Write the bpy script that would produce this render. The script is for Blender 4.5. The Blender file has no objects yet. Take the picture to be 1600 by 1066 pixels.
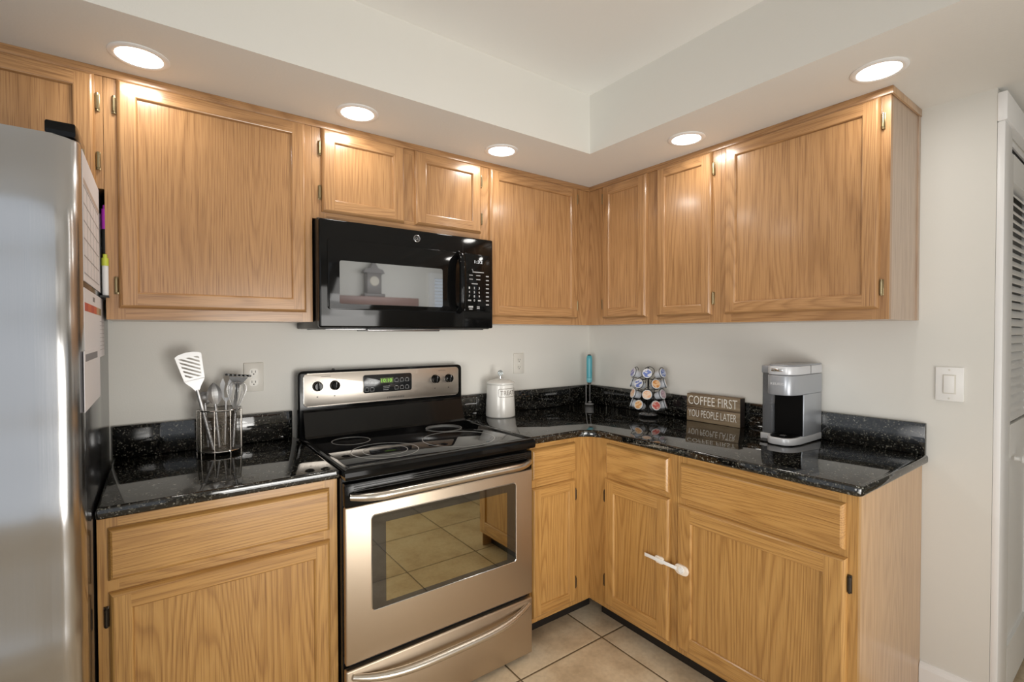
import bpy, bmesh, math, random
from mathutils import Vector, Matrix

S = bpy.context.scene
C = S.collection
rnd = random.Random(7)
PI = math.pi

# ------------------------------------------------------------------ camera
def make_camera():
    f, yaw, pitch, roll = 760.4749, math.radians(53.7995), math.radians(-0.9328), math.radians(-0.0907)
    F = Vector((math.cos(yaw)*math.cos(pitch), math.sin(yaw)*math.cos(pitch), math.sin(pitch)))
    R = Vector((math.sin(yaw), -math.cos(yaw), 0)); U = R.cross(F)
    R2 = R*math.cos(roll) + U*math.sin(roll); U2 = -R*math.sin(roll) + U*math.cos(roll)
    cd = bpy.data.cameras.new('camera'); cam = bpy.data.objects.new('camera', cd); C.objects.link(cam)
    cd.sensor_width = 36.0; cd.sensor_fit = 'HORIZONTAL'; cd.lens = f/1600*36.0; cd.clip_start = 0.02
    M = Matrix((R2, U2, -F)).transposed().to_4x4(); M.translation = Vector((-2.2554, -2.24, 1.3581))
    cam.matrix_world = M
    S.camera = cam
make_camera()

# ------------------------------------------------------------------ light and exposure
W = bpy.data.worlds.new('world'); S.world = W; W.use_nodes = True
W.node_tree.nodes['Background'].inputs[0].default_value = (0.92, 0.97, 1.03, 1)
W.node_tree.nodes['Background'].inputs[1].default_value = 0.74
S.view_settings.view_transform = 'Standard'; S.view_settings.look = 'None'
S.view_settings.exposure = 0.0; S.view_settings.gamma = 1.0; S.view_settings.use_curve_mapping = False
DOWNLIGHT_W = 1.35
def area_light(name, loc, direction, sx, sy, power, col, spread=180):
    ld = bpy.data.lights.new(name, 'AREA'); ld.shape = 'RECTANGLE'; ld.size = sx; ld.size_y = sy
    ld.energy = power; ld.color = col; ld.spread = math.radians(spread)
    o = bpy.data.objects.new(name, ld); C.objects.link(o); o.location = loc
    o.rotation_euler = Vector(direction).to_track_quat('-Z', 'Y').to_euler()
    return o
# rear walls left out for even world fill; the lamps below are added, unseen
area_light('front_fill', (-1.3, -3.7, 1.0), (-0.5, 3.6, 0.25), 1.2, 1.2, 5.4, (1.0, 0.975, 0.93), 70)  # added fill for the back wall below the cabinets
area_light('side_fill', (-3.25, -2.3, 1.05), (3.2, 1.9, 0.15), 1.0, 1.0, 3.5, (1.0, 0.975, 0.93), 55)  # added fill from the left for the right wall below its cabinets
area_light('low_fill', (-1.35, -3.2, 0.5), (0.2, 1, 0.2), 1.1, 0.8, 8.0, (1.0, 0.98, 0.95), 110)  # added fill, set low to reach under the wall cabinets
area_light('ceiling_fill', (-1.4, -2.9, 1.1), (-0.05, 0.4, 1), 0.5, 0.5, 5.0, (1.0, 0.98, 0.95))  # added out of view to brighten the ceiling
area_light('far_wall_fill', (0.1, -3.3, 2.05), (0, -1, -0.25), 1.2, 0.2, 6.0, (1.0, 0.98, 0.96), 130)  # added to brighten the far wall mirrored in the microwave window

# ------------------------------------------------------------------ materials
MATS = {}
def newmat(name):
    m = bpy.data.materials.new(name); m.use_nodes = True
    nt = m.node_tree; b = nt.nodes['Principled BSDF']; MATS[name] = m
    return m, nt, b
def mat(name, col, rough=0.5, metal=0.0, coat=0.0, emit=None, estr=0.0, spec=0.5, trans=0.0, ior=1.5, alpha=1.0):
    m, nt, b = newmat(name)
    b.inputs['Base Color'].default_value = (*col, 1); b.inputs['Roughness'].default_value = rough
    b.inputs['Metallic'].default_value = metal; b.inputs['Coat Weight'].default_value = coat
    b.inputs['Specular IOR Level'].default_value = spec; b.inputs['IOR'].default_value = ior
    b.inputs['Transmission Weight'].default_value = trans; b.inputs['Alpha'].default_value = alpha
    if emit:
        b.inputs['Emission Color'].default_value = (*emit, 1); b.inputs['Emission Strength'].default_value = estr
    return m
def N(nt, t, **kw):
    n = nt.nodes.new(t)
    for k, v in kw.items(): setattr(n, k, v)
    return n
def mapping(nt, scale, offset_random=True):
    tc = N(nt, 'ShaderNodeTexCoord'); mp = N(nt, 'ShaderNodeMapping')
    mp.inputs['Scale'].default_value = scale
    if offset_random:
        oi = N(nt, 'ShaderNodeObjectInfo')
        cx = N(nt, 'ShaderNodeCombineXYZ')
        m1 = N(nt, 'ShaderNodeMath', operation='MULTIPLY'); m1.inputs[1].default_value = 7.3
        m2 = N(nt, 'ShaderNodeMath', operation='MULTIPLY'); m2.inputs[1].default_value = 13.7
        nt.links.new(oi.outputs['Random'], m1.inputs[0]); nt.links.new(oi.outputs['Random'], m2.inputs[0])
        for i, s in enumerate((m1, m2, m1)): nt.links.new(s.outputs[0], cx.inputs[i])
        ad = N(nt, 'ShaderNodeVectorMath', operation='ADD')
        nt.links.new(tc.outputs['Object'], ad.inputs[0]); nt.links.new(cx.outputs[0], ad.inputs[1])
        nt.links.new(ad.outputs[0], mp.inputs['Vector'])
    else:
        nt.links.new(tc.outputs['Object'], mp.inputs['Vector'])
    return mp
def ramp(nt, stops):
    r = N(nt, 'ShaderNodeValToRGB'); e = r.color_ramp.elements
    while len(e) > 1: e.remove(e[-1])
    e[0].position = stops[0][0]; e[0].color = (*stops[0][1], 1)
    for p, c in stops[1:]:
        x = e.new(p); x.color = (*c, 1)
    return r
def oak(name, axis, light, mid, dark, rings=20.0, gloss=0.32, bands=0.7):
    """oak veneer: contour lines of a stretched noise give the cathedral figure, fine streaks give the pores"""
    m, nt, b = newmat(name)
    def sc(across, along): return tuple(along if i == axis else across for i in range(3))
    L = nt.links.new
    mp = mapping(nt, sc(5.5, 0.42))
    n1 = N(nt, 'ShaderNodeTexNoise'); n1.inputs['Scale'].default_value = 1.0; n1.inputs['Detail'].default_value = 1.5; n1.inputs['Roughness'].default_value = 0.35
    L(mp.outputs[0], n1.inputs['Vector'])
    k = N(nt, 'ShaderNodeMath', operation='MULTIPLY'); k.inputs[1].default_value = rings*2
    L(n1.outputs['Fac'], k.inputs[0])
    fr = N(nt, 'ShaderNodeMath', operation='FRACT'); L(k.outputs[0], fr.inputs[0])
    rp = ramp(nt, [(0.0, dark), (0.12, mid), (0.35, light), (0.70, mid), (0.93, dark), (1.0, dark)])
    L(fr.outputs[0], rp.inputs[0])
    # broad tone variation from board to board
    mp0 = mapping(nt, sc(1.6, 0.25)); n0 = N(nt, 'ShaderNodeTexNoise'); n0.inputs['Scale'].default_value = 1.5; n0.inputs['Detail'].default_value = 1
    L(mp0.outputs[0], n0.inputs['Vector'])
    r0 = ramp(nt, [(0.3, mid), (0.7, light)]); L(n0.outputs['Fac'], r0.inputs[0])
    mx0 = N(nt, 'ShaderNodeMix', data_type='RGBA'); mx0.inputs[0].default_value = 0.62*bands
    L(r0.outputs[0], mx0.inputs['A']); L(rp.outputs[0], mx0.inputs['B'])
    # pores
    mp2 = mapping(nt, sc(420, 7)); n2 = N(nt, 'ShaderNodeTexNoise'); n2.inputs['Scale'].default_value = 1.0; n2.inputs['Detail'].default_value = 2
    L(mp2.outputs[0], n2.inputs['Vector'])
    r2 = ramp(nt, [(0.34, tuple(x*0.62 for x in mid)), (0.50, (1, 1, 1))]); L(n2.outputs['Fac'], r2.inputs[0])
    mx = N(nt, 'ShaderNodeMix', data_type='RGBA', blend_type='MULTIPLY'); mx.inputs[0].default_value = 0.42
    L(mx0.outputs['Result'], mx.inputs['A']); L(r2.outputs[0], mx.inputs['B'])
    L(mx.outputs['Result'], b.inputs['Base Color'])
    b.inputs['Roughness'].default_value = gloss; b.inputs['Coat Weight'].default_value = 0.5; b.inputs['Coat Roughness'].default_value = 0.16
    bp = N(nt, 'ShaderNodeBump'); bp.inputs['Strength'].default_value = 0.10; bp.inputs['Distance'].default_value = 0.001
    L(n2.outputs['Fac'], bp.inputs['Height']); L(bp.outputs[0], b.inputs['Normal'])
    return m
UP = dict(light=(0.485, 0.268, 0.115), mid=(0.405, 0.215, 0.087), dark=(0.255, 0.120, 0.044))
LO = dict(light=(0.55, 0.308, 0.098), mid=(0.47, 0.247, 0.070), dark=(0.31, 0.142, 0.036))  # same oak; yellower cast of the light lower down put into the colour
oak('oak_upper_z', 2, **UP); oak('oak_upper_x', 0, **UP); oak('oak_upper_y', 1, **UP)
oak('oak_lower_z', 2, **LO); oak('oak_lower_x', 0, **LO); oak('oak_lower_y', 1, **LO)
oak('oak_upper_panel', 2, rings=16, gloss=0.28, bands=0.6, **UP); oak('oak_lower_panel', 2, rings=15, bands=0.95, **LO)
oak('oak_side', 2, light=(0.60, 0.38, 0.20), mid=(0.53, 0.32, 0.155), dark=(0.44, 0.25, 0.11), rings=14, bands=0.7)
oak('laminate_side', 2, light=(0.52, 0.38, 0.27), mid=(0.46, 0.33, 0.235), dark=(0.40, 0.28, 0.19), rings=12, bands=0.5, gloss=0.4)

def paint(name, col, rough=0.55, bump=0.12, scale=180):
    m, nt, b = newmat(name); b.inputs['Base Color'].default_value = (*col, 1); b.inputs['Roughness'].default_value = rough
    b.inputs['Specular IOR Level'].default_value = 0.3
    mp = mapping(nt, (1, 1, 1), False); n = N(nt, 'ShaderNodeTexNoise'); n.inputs['Scale'].default_value = scale; n.inputs['Detail'].default_value = 3
    nt.links.new(mp.outputs[0], n.inputs['Vector'])
    bp = N(nt, 'ShaderNodeBump'); bp.inputs['Strength'].default_value = bump; bp.inputs['Distance'].default_value = 0.002
    nt.links.new(n.outputs['Fac'], bp.inputs['Height']); nt.links.new(bp.outputs[0], b.inputs['Normal'])
    return m
paint('wall_paint', (0.775, 0.757, 0.70)); paint('ceiling_paint', (0.92, 0.915, 0.88), 0.7, 0.2, 120)
paint('soffit_paint', (0.86, 0.85, 0.81), 0.7, 0.2, 120)
mat('trim_white', (0.92, 0.915, 0.90), 0.35); mat('door_white', (0.92, 0.915, 0.89), 0.4)

def granite():
    m, nt, b = newmat('granite'); L = nt.links.new
    mp = mapping(nt, (1, 1, 1), False)
    v = N(nt, 'ShaderNodeTexVoronoi'); v.inputs['Scale'].default_value = 250; L(mp.outputs[0], v.inputs['Vector'])
    n = N(nt, 'ShaderNodeTexNoise'); n.inputs['Scale'].default_value = 75; n.inputs['Detail'].default_value = 4; L(mp.outputs[0], n.inputs['Vector'])
    sep = N(nt, 'ShaderNodeSeparateColor'); L(v.outputs['Color'], sep.inputs[0])
    r1 = ramp(nt, [(0.0, (0.004, 0.0045, 0.004)), (0.66, (0.008, 0.008, 0.007)), (0.80, (0.034, 0.032, 0.026)), (0.93, (0.10, 0.095, 0.075)), (1.0, (0.28, 0.27, 0.23))])
    L(sep.outputs[0], r1.inputs[0])
    r2 = ramp(nt, [(0.40, (0.15, 0.15, 0.15)), (0.62, (1, 1, 1))]); L(n.outputs['Fac'], r2.inputs[0])
    mx = N(nt, 'ShaderNodeMix', data_type='RGBA', blend_type='MULTIPLY'); mx.inputs[0].default_value = 1.0
    L(r1.outputs[0], mx.inputs['A']); L(r2.outputs[0], mx.inputs['B']); L(mx.outputs['Result'], b.inputs['Base Color'])
    b.inputs['Roughness'].default_value = 0.045; b.inputs['IOR'].default_value = 1.62; b.inputs['Specular IOR Level'].default_value = 0.6
granite()

def tile_floor():
    m, nt, b = newmat('floor_tile'); L = nt.links.new
    P, X0, Y0, G = 0.4543, -0.663, -0.740, 0.0034
    tc = N(nt, 'ShaderNodeTexCoord'); sp = N(nt, 'ShaderNodeSeparateXYZ'); L(tc.outputs['Object'], sp.inputs[0])
    def M(op, a, bb=None):
        n = N(nt, 'ShaderNodeMath', operation=op)
        for i, q in enumerate((a, bb)):
            if q is None: continue
            if isinstance(q, (int, float)): n.inputs[i].default_value = q
            else: L(q, n.inputs[i])
        return n.outputs[0]
    dist, cell = [], []
    for out, o0 in ((sp.outputs[0], X0), (sp.outputs[1], Y0)):
        q = M('DIVIDE', M('SUBTRACT', out, o0), P)
        fr = M('SUBTRACT', q, M('FLOOR', q)); cell.append(M('FLOOR', q))
        dist.append(M('MULTIPLY', M('MINIMUM', fr, M('SUBTRACT', 1.0, fr)), P))
    d = M('MINIMUM', dist[0], dist[1])
    grout = M('LESS_THAN', d, G)
    cv = N(nt, 'ShaderNodeCombineXYZ'); L(cell[0], cv.inputs[0]); L(cell[1], cv.inputs[1])
    wn = N(nt, 'ShaderNodeTexWhiteNoise'); L(cv.outputs[0], wn.inputs['Vector'])
    off = N(nt, 'ShaderNodeVectorMath', operation='MULTIPLY_ADD'); L(wn.outputs['Color'], off.inputs[0]); off.inputs[1].default_value = (9, 9, 9); L(tc.outputs['Object'], off.inputs[2])
    n = N(nt, 'ShaderNodeTexNoise'); n.inputs['Scale'].default_value = 5; n.inputs['Detail'].default_value = 5; n.inputs['Roughness'].default_value = 0.55; L(off.outputs[0], n.inputs['Vector'])
    r = ramp(nt, [(0.30, (0.56, 0.43, 0.28)), (0.45, (0.74, 0.59, 0.40)), (0.56, (0.83, 0.69, 0.49)), (0.75, (0.86, 0.74, 0.55))]); L(n.outputs['Fac'], r.inputs[0])
    n2 = N(nt, 'ShaderNodeTexNoise'); n2.inputs['Scale'].default_value = 60; n2.inputs['Detail'].default_value = 4; L(off.outputs[0], n2.inputs['Vector'])
    r2 = ramp(nt, [(0.35, (0.78, 0.76, 0.72)), (0.6, (1, 1, 1))]); L(n2.outputs['Fac'], r2.inputs[0])
    mx = N(nt, 'ShaderNodeMix', data_type='RGBA', blend_type='MULTIPLY'); mx.inputs[0].default_value = 0.45; L(r.outputs[0], mx.inputs['A']); L(r2.outputs[0], mx.inputs['B'])
    fin = N(nt, 'ShaderNodeMix', data_type='RGBA'); L(grout, fin.inputs[0]); L(mx.outputs['Result'], fin.inputs['A']); fin.inputs['B'].default_value = (0.16, 0.115, 0.062, 1)
    L(fin.outputs['Result'], b.inputs['Base Color']); b.inputs['Roughness'].default_value = 0.38
    h = M('MINIMUM', M('DIVIDE', d, 0.006), 1.0)
    bp = N(nt, 'ShaderNodeBump'); bp.inputs['Strength'].default_value = 0.5; bp.inputs['Distance'].default_value = 0.003; L(h, bp.inputs['Height']); L(bp.outputs[0], b.inputs['Normal'])
tile_floor()

def brushed(name, col, rough, axis, wave=None, bump=0.04):
    m, nt, b = newmat(name); L = nt.links.new
    b.inputs['Base Color'].default_value = (*col, 1); b.inputs['Metallic'].default_value = 1.0
    sc = tuple(3 if i == axis else 900 for i in range(3))
    mp = mapping(nt, sc, False); n = N(nt, 'ShaderNodeTexNoise'); n.inputs['Scale'].default_value = 1; n.inputs['Detail'].default_value = 2; L(mp.outputs[0], n.inputs['Vector'])
    r = N(nt, 'ShaderNodeMapRange'); r.inputs['To Min'].default_value = rough*0.75; r.inputs['To Max'].default_value = rough*1.3
    L(n.outputs['Fac'], r.inputs['Value']); L(r.outputs[0], b.inputs['Roughness'])
    bp = N(nt, 'ShaderNodeBump'); bp.inputs['Strength'].default_value = bump; bp.inputs['Distance'].default_value = 0.0005; L(n.outputs['Fac'], bp.inputs['Height'])
    if wave:
        mp2 = mapping(nt, wave, False); n2 = N(nt, 'ShaderNodeTexNoise'); n2.inputs['Scale'].default_value = 1; n2.inputs['Detail'].default_value = 1; L(mp2.outputs[0], n2.inputs['Vector'])
        b2 = N(nt, 'ShaderNodeBump'); b2.inputs['Strength'].default_value = 1.0; b2.inputs['Distance'].default_value = 0.06; L(n2.outputs['Fac'], b2.inputs['Height']); L(b2.outputs[0], bp.inputs['Normal'])
    L(bp.outputs[0], b.inputs['Normal'])
    return m
brushed('steel_oven', (0.55, 0.455, 0.35), 0.40, 2); brushed('steel_panel', (0.66, 0.60, 0.53), 0.36, 2, bump=0.015)
brushed('steel_fridge', (0.52, 0.52, 0.525), 0.21, 2, wave=(0.55, 0.55, 3.6))
mat('steel_bar', (0.66, 0.61, 0.54), 0.27, 1.0); mat('chrome', (0.82, 0.82, 0.82), 0.10, 1.0); mat('steel_utensil', (0.52, 0.515, 0.51), 0.45, 1.0); mat('steel_wire', (0.40, 0.37, 0.33), 0.35, 1.0); mat('stand_wire', (0.62, 0.62, 0.62), 0.3, 0.4)
mat('black_gloss', (0.004, 0.004, 0.004), 0.07, spec=0.22); mat('black_enamel', (0.007, 0.007, 0.007), 0.13, spec=0.35); mat('black_satin', (0.012, 0.011, 0.010), 0.35)
mat('cooktop_glass', (0.006, 0.006, 0.007), 0.035, spec=0.6); mat('burner_ring', (0.42, 0.42, 0.40), 0.3)
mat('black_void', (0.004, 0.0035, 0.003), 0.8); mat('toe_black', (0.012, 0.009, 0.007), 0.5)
mat('oven_frame_glass', (0.018, 0.016, 0.012), 0.03, spec=0.9, ior=1.7); mat('oven_glass', (0.42, 0.38, 0.25), 0.025, 1.0)
mat('microwave_glass', (0.40, 0.42, 0.44), 0.025, 0.92); mat('fridge_side', (0.020, 0.020, 0.021), 0.16, spec=0.55)
mat('label_white', (0.70, 0.70, 0.70), 0.5); mat('label_grey', (0.42, 0.42, 0.42), 0.5); mat('label_dark', (0.03, 0.03, 0.03), 0.5)
mat('display_black', (0.016, 0.017, 0.018), 0.12); mat('led_green', (0.05, 0.2, 0.02), 0.5, emit=(0.40, 0.85, 0.10), estr=0.8); mat('led_white', (0.5, 0.5, 0.5), 0.5, emit=(0.9, 0.95, 1.0), estr=0.7)
mat('led_ground', (0.10, 0.14, 0.03), 0.4)
mat('brass', (0.32, 0.26, 0.15), 0.33, 1.0); mat('hinge_dark', (0.05, 0.04, 0.03), 0.35, 0.7)
mat('lens_glow', (0.9, 0.9, 0.88), 0.4, emit=(1.0, 0.97, 0.92), estr=6.0)
mat('ceramic', (0.80, 0.78, 0.73), 0.22, coat=0.3); mat('letter_brown', (0.20, 0.17, 0.14), 0.5)
mat('glass_knob', (0.85, 0.93, 0.97), 0.03, trans=0.9, ior=1.5)
mat('plastic_white', (0.90, 0.89, 0.86), 0.3); mat('plastic_cream', (0.74, 0.71, 0.64), 0.35); mat('latch_plastic', (0.86, 0.76, 0.64), 0.35)
mat('slot_dark', (0.03, 0.028, 0.025), 0.6)
mat('teal_plastic', (0.10, 0.46, 0.55), 0.3); mat('teal_light', (0.22, 0.62, 0.70), 0.3)
mat('nylon_black', (0.02, 0.02, 0.02), 0.35)
mat('maker_grey', (0.40, 0.42, 0.45), 0.32, 0.45); mat('maker_light', (0.62, 0.63, 0.65), 0.35, 0.2); mat('maker_black', (0.003, 0.003, 0.003), 0.35, spec=0.15)
mat('tank_smoke', (0.42, 0.43, 0.45), 0.05, trans=0.75, ior=1.2)
mat('paper', (0.76, 0.73, 0.74), 0.6); mat('paper_line', (0.34, 0.31, 0.31), 0.7); mat('paper_head', (0.52, 0.42, 0.36), 0.7)
mat('paper_orange', (0.60, 0.13, 0.06), 0.6); mat('paper_red', (0.50, 0.08, 0.05), 0.6); mat('paper_tan', (0.50, 0.33, 0.20), 0.6); mat('paper_olive', (0.30, 0.24, 0.14), 0.6); mat('paper_grey', (0.22, 0.21, 0.22), 0.6)
mat('marker_purple', (0.36, 0.03, 0.38), 0.35); mat('marker_lime', (0.50, 0.55, 0.06), 0.35)
mat('clear_acrylic', (0.9, 0.9, 0.9), 0.05, trans=0.9, ior=1.3)
mat('pod_white', (0.72, 0.74, 0.78), 0.35); mat('wire_black', (0.012, 0.012, 0.013), 0.3, 0.4)
mat('lid_rim', (0.70, 0.70, 0.70), 0.35)
mat('clock_wood', (0.22, 0.20, 0.19), 0.4); mat('clock_dial', (0.6, 0.55, 0.45), 0.4); mat('shelf_wood', (0.30, 0.17, 0.14), 0.4)
mat('emblem_grey', (0.45, 0.45, 0.46), 0.25, 0.8)
mat('pane_glass', (1, 1, 1), 0.0, trans=1.0, ior=1.45)
def sign_wood():
    m, nt, b = newmat('sign_wood'); L = nt.links.new
    mp = mapping(nt, (60, 6, 60)); n = N(nt, 'ShaderNodeTexNoise'); n.inputs['Scale'].default_value = 1; n.inputs['Detail'].default_value = 3; L(mp.outputs[0], n.inputs['Vector'])
    r = ramp(nt, [(0.3, (0.15, 0.10, 0.058)), (0.5, (0.26, 0.19, 0.115)), (0.7, (0.35, 0.265, 0.165))]); L(n.outputs['Fac'], r.inputs[0]); L(r.outputs[0], b.inputs['Base Color']); b.inputs['Roughness'].default_value = 0.6
sign_wood(); mat('sign_edge', (0.035, 0.025, 0.02), 0.6); mat('sign_letter', (0.92, 0.89, 0.82), 0.6)

# ------------------------------------------------------------------ mesh helpers
def BACK(yf):  return lambda u, v, w: Vector((u, yf - w, v))       # seen facing the back wall: u right, v up, w out of the wall
def RIGHT(xf): return lambda u, v, w: Vector((xf - w, -u, v))      # seen facing the right wall
def WORLD(u, v, w): return Vector((u, v, w))
class MB:
    def __init__(s, fr=WORLD): s.bm = bmesh.new(); s.f = fr; s.m = []
    def mi(s, name):
        if name not in s.m: s.m.append(name)
        return s.m.index(name)
    def face(s, pts, m):
        vs = [s.bm.verts.new(s.f(*p)) for p in pts]
        f = s.bm.faces.new(vs); f.material_index = s.mi(m); return f
    def box(s, a0, a1, b0, b1, c0, c1, m, bevel=0, seg=2):
        a0, a1 = min(a0, a1), max(a0, a1); b0, b1 = min(b0, b1), max(b0, b1); c0, c1 = min(c0, c1), max(c0, c1)
        P = [(a, b, c) for c in (c0, c1) for b in (b0, b1) for a in (a0, a1)]
        v = [s.bm.verts.new(s.f(*p)) for p in P]; i = s.mi(m); fs = []
        for q in ((0, 2, 3, 1), (4, 5, 7, 6), (0, 1, 5, 4), (2, 6, 7, 3), (0, 4, 6, 2), (1, 3, 7, 5)):
            f = s.bm.faces.new([v[k] for k in q]); f.material_index = i; fs.append(f)
        if bevel:
            es = list({e for f in fs for e in f.edges})
            bmesh.ops.bevel(s.bm, geom=es, offset=bevel, segments=seg, affect='EDGES', profile=0.5, clamp_overlap=True)
        return s
    def prism(s, poly, c0, c1, m, bevel=0, seg=2, mside=None):
        """polygon in (a,b) pushed from c0 to c1"""
        lo = [s.bm.verts.new(s.f(a, b, c0)) for a, b in poly]; hi = [s.bm.verts.new(s.f(a, b, c1)) for a, b in poly]
        i = s.mi(m); j = s.mi(mside or m); n = len(poly); fs = []
        f = s.bm.faces.new(lo[::-1]); f.material_index = i; fs.append(f); f = s.bm.faces.new(hi); f.material_index = i; fs.append(f)
        for k in range(n):
            f = s.bm.faces.new((lo[k], lo[(k+1) % n], hi[(k+1) % n], hi[k])); f.material_index = j; fs.append(f)
        if bevel:
            es = [e for g in fs[:2] for e in g.edges]
            bmesh.ops.bevel(s.bm, geom=es, offset=bevel, segments=seg, affect='EDGES', profile=0.5, clamp_overlap=True)
        return s
    def lathe(s, prof, cen, m, n=32, axis=(0, 0, 1), mats=None):
        """prof: (radius, height) pairs round an axis through cen"""
        q = Vector((0, 0, 1)).rotation_difference(Vector(axis).normalized()); cen = Vector(cen); rows = []
        for r, h in prof:
            if r < 1e-6: rows.append([s.bm.verts.new(cen + q @ Vector((0, 0, h)))])
            else: rows.append([s.bm.verts.new(cen + q @ Vector((r*math.cos(2*PI*k/n), r*math.sin(2*PI*k/n), h))) for k in range(n)])
        for x, (A, B) in enumerate(zip(rows, rows[1:])):
            i = s.mi(mats[x] if mats else m)
            for k in range(n):
                k2 = (k+1) % n
                if len(A) == 1 and len(B) == 1: continue
                if len(A) == 1: vs = (A[0], B[k2], B[k])
                elif len(B) == 1: vs = (A[k], A[k2], B[0])
                else: vs = (A[k], A[k2], B[k2], B[k])
                s.bm.faces.new(vs).material_index = i
        return s
    def tube(s, pts, r, m, n=10, closed=False, flat=None):
        """sweep; r number or list; flat=(normal, factor) squashes the section along normal"""
        pts = [Vector(p) for p in pts]; N_ = len(pts); rs = r if isinstance(r, (list, tuple)) else [r]*N_
        rows = []; ref = None; i = s.mi(m)
        for k, p in enumerate(pts):
            if closed: t = (pts[(k+1) % N_] - pts[k-1]).normalized()
            else: t = (pts[min(k+1, N_-1)] - pts[max(k-1, 0)]).normalized()
            if ref is None:
                ref = Vector((0, 0, 1)) if abs(t.z) < 0.9 else Vector((1, 0, 0))
                if flat: ref = Vector(flat[0])
            a = (ref - t*ref.dot(t)).normalized(); b = t.cross(a); ref = a
            fa = flat[1] if flat else 1.0
            rows.append([s.bm.verts.new(p + (a*fa*math.cos(2*PI*q/n) + b*math.sin(2*PI*q/n))*rs[k]) for q in range(n)])
        rng = range(N_ if closed else N_-1)
        for k in rng:
            A, B = rows[k], rows[(k+1) % N_]
            for q in range(n):
                s.bm.faces.new((A[q], A[(q+1) % n], B[(q+1) % n], B[q])).material_index = i
        if not closed:
            s.bm.faces.new(rows[0][::-1]).material_index = i; s.bm.faces.new(rows[-1]).material_index = i
        return s
    def ring(s, cen, R, r, m, n=40, k=8, axis=(0, 0, 1), squash=1.0):
        q = Vector((0, 0, 1)).rotation_difference(Vector(axis).normalized()); cen = Vector(cen)
        pts = [cen + q @ Vector((R*math.cos(2*PI*i/n), R*math.sin(2*PI*i/n), 0)) for i in range(n)]
        return s.tube(pts, r, m, n=k, closed=True, flat=(axis, squash))
    def add(s, verts, faces, m):
        v = [s.bm.verts.new(p) for p in verts]; i = s.mi(m)
        for f in faces:
            try: s.bm.faces.new([v[k] for k in f]).material_index = i
            except ValueError: pass
        return s
    def build(s, name, parent=None, smooth=35, keepnormals=False):
        if not keepnormals: bmesh.ops.recalc_face_normals(s.bm, faces=s.bm.faces)
        me = bpy.data.meshes.new(name); root = parent
        while root is not None and root.parent is not None: root = root.parent
        if root is not None: bmesh.ops.translate(s.bm, verts=s.bm.verts, vec=-root.location)
        s.bm.to_mesh(me); s.bm.free()
        for n_ in s.m: me.materials.append(MATS[n_])
        if smooth:
            for p in me.polygons: p.use_smooth = True
            me.set_sharp_from_angle(angle=math.radians(smooth))
        o = bpy.data.objects.new(name, me); C.objects.link(o)
        if parent is not None: o.parent = parent
        return o
def tag(o, label, cat, group=None):
    o['label'] = label; o['category'] = cat
    if group: o['group'] = group
    return o
def thing(name, label, cat, loc, group=None):
    o = bpy.data.objects.new(name, None); C.objects.link(o); o.location = loc; o.empty_display_size = 0.05
    return tag(o, label, cat, group)
def struct(mb, name, smooth=0):
    o = mb.build(name, None, smooth); o['kind'] = 'structure'; return o
def rrect(a0, a1, b0, b1, r, n=5):
    out = []
    for cx, cy, t0 in ((a1-r, b1-r, 0), (a0+r, b1-r, 90), (a0+r, b0+r, 180), (a1-r, b0+r, 270)):
        for k in range(n+1):
            t = math.radians(t0 + 90*k/n); out.append((cx + r*math.cos(t), cy + r*math.sin(t)))
    return out
_text_cache = {}
def text_geo(txt, width, height):
    """outline letters as mesh, fitted to width x height, origin at the lower left"""
    key = txt
    if key not in _text_cache:
        cu = bpy.data.curves.new('t', 'FONT'); cu.body = txt; cu.resolution_u = 3; cu.offset = -0.006 if len(txt) > 10 else 0.0
        o = bpy.data.objects.new('t', cu); C.objects.link(o); bpy.context.view_layer.update()
        me = bpy.data.meshes.new_from_object(o.evaluated_get(bpy.context.evaluated_depsgraph_get()))
        _text_cache[key] = ([v.co.copy() for v in me.vertices], [list(p.vertices) for p in me.polygons])
        bpy.data.objects.remove(o); bpy.data.curves.remove(cu); bpy.data.meshes.remove(me)
    vs, fs = _text_cache[key]
    x0 = min(v.x for v in vs); x1 = max(v.x for v in vs); y0 = min(v.y for v in vs); y1 = max(v.y for v in vs)
    return [((v.x-x0)/(x1-x0)*width, (v.y-y0)/(y1-y0)*height) for v in vs], fs
def put_text(mb, txt, u, v, wd, ht, w, m, fr=None):
    g, fs = text_geo(txt, wd, ht); fr = fr or mb.f
    mb.add([fr(u+a, v+b, w) for a, b in g], fs, m)

# ------------------------------------------------------------------ the setting
UD, BD = 0.299, 0.600          # depth of wall and base cabinets
ZT, ZC, ZTOP = 2.167, 2.429, 0.914
struct(MB().box(-3.8, 3.0, -4.4, 0.0, -0.05, 0.0, 'floor_tile'), 'floor')
struct(MB().box(-3.9, 0.12, 0.0, 0.1, 0, ZC, 'wall_paint'), 'wall_back')
struct(MB().box(0.0, 0.12, -1.88, 0.0, 0, ZC, 'wall_paint'), 'wall_right')
struct(MB().box(-3.9, -3.8, -0.85, 0.0, 0, ZC, 'wall_paint'), 'wall_left')
m = MB(); YR = -4.4
m.box(-2.2, 0.75, YR-0.1, YR, 0, ZC, 'wall_paint')
m.box(0.75, 1.75, YR-0.1, YR, 0, 0.9, 'wall_paint'); m.box(0.75, 1.75, YR-0.1, YR, 2.1, ZC, 'wall_paint'); m.box(1.75, 3.1, YR-0.1, YR, 0, ZC, 'wall_paint')
struct(m, 'wall_rear')
struct(MB().box(3.0, 3.1, -4.4, -1.78, 0, ZC, 'wall_paint'), 'wall_end')
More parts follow.
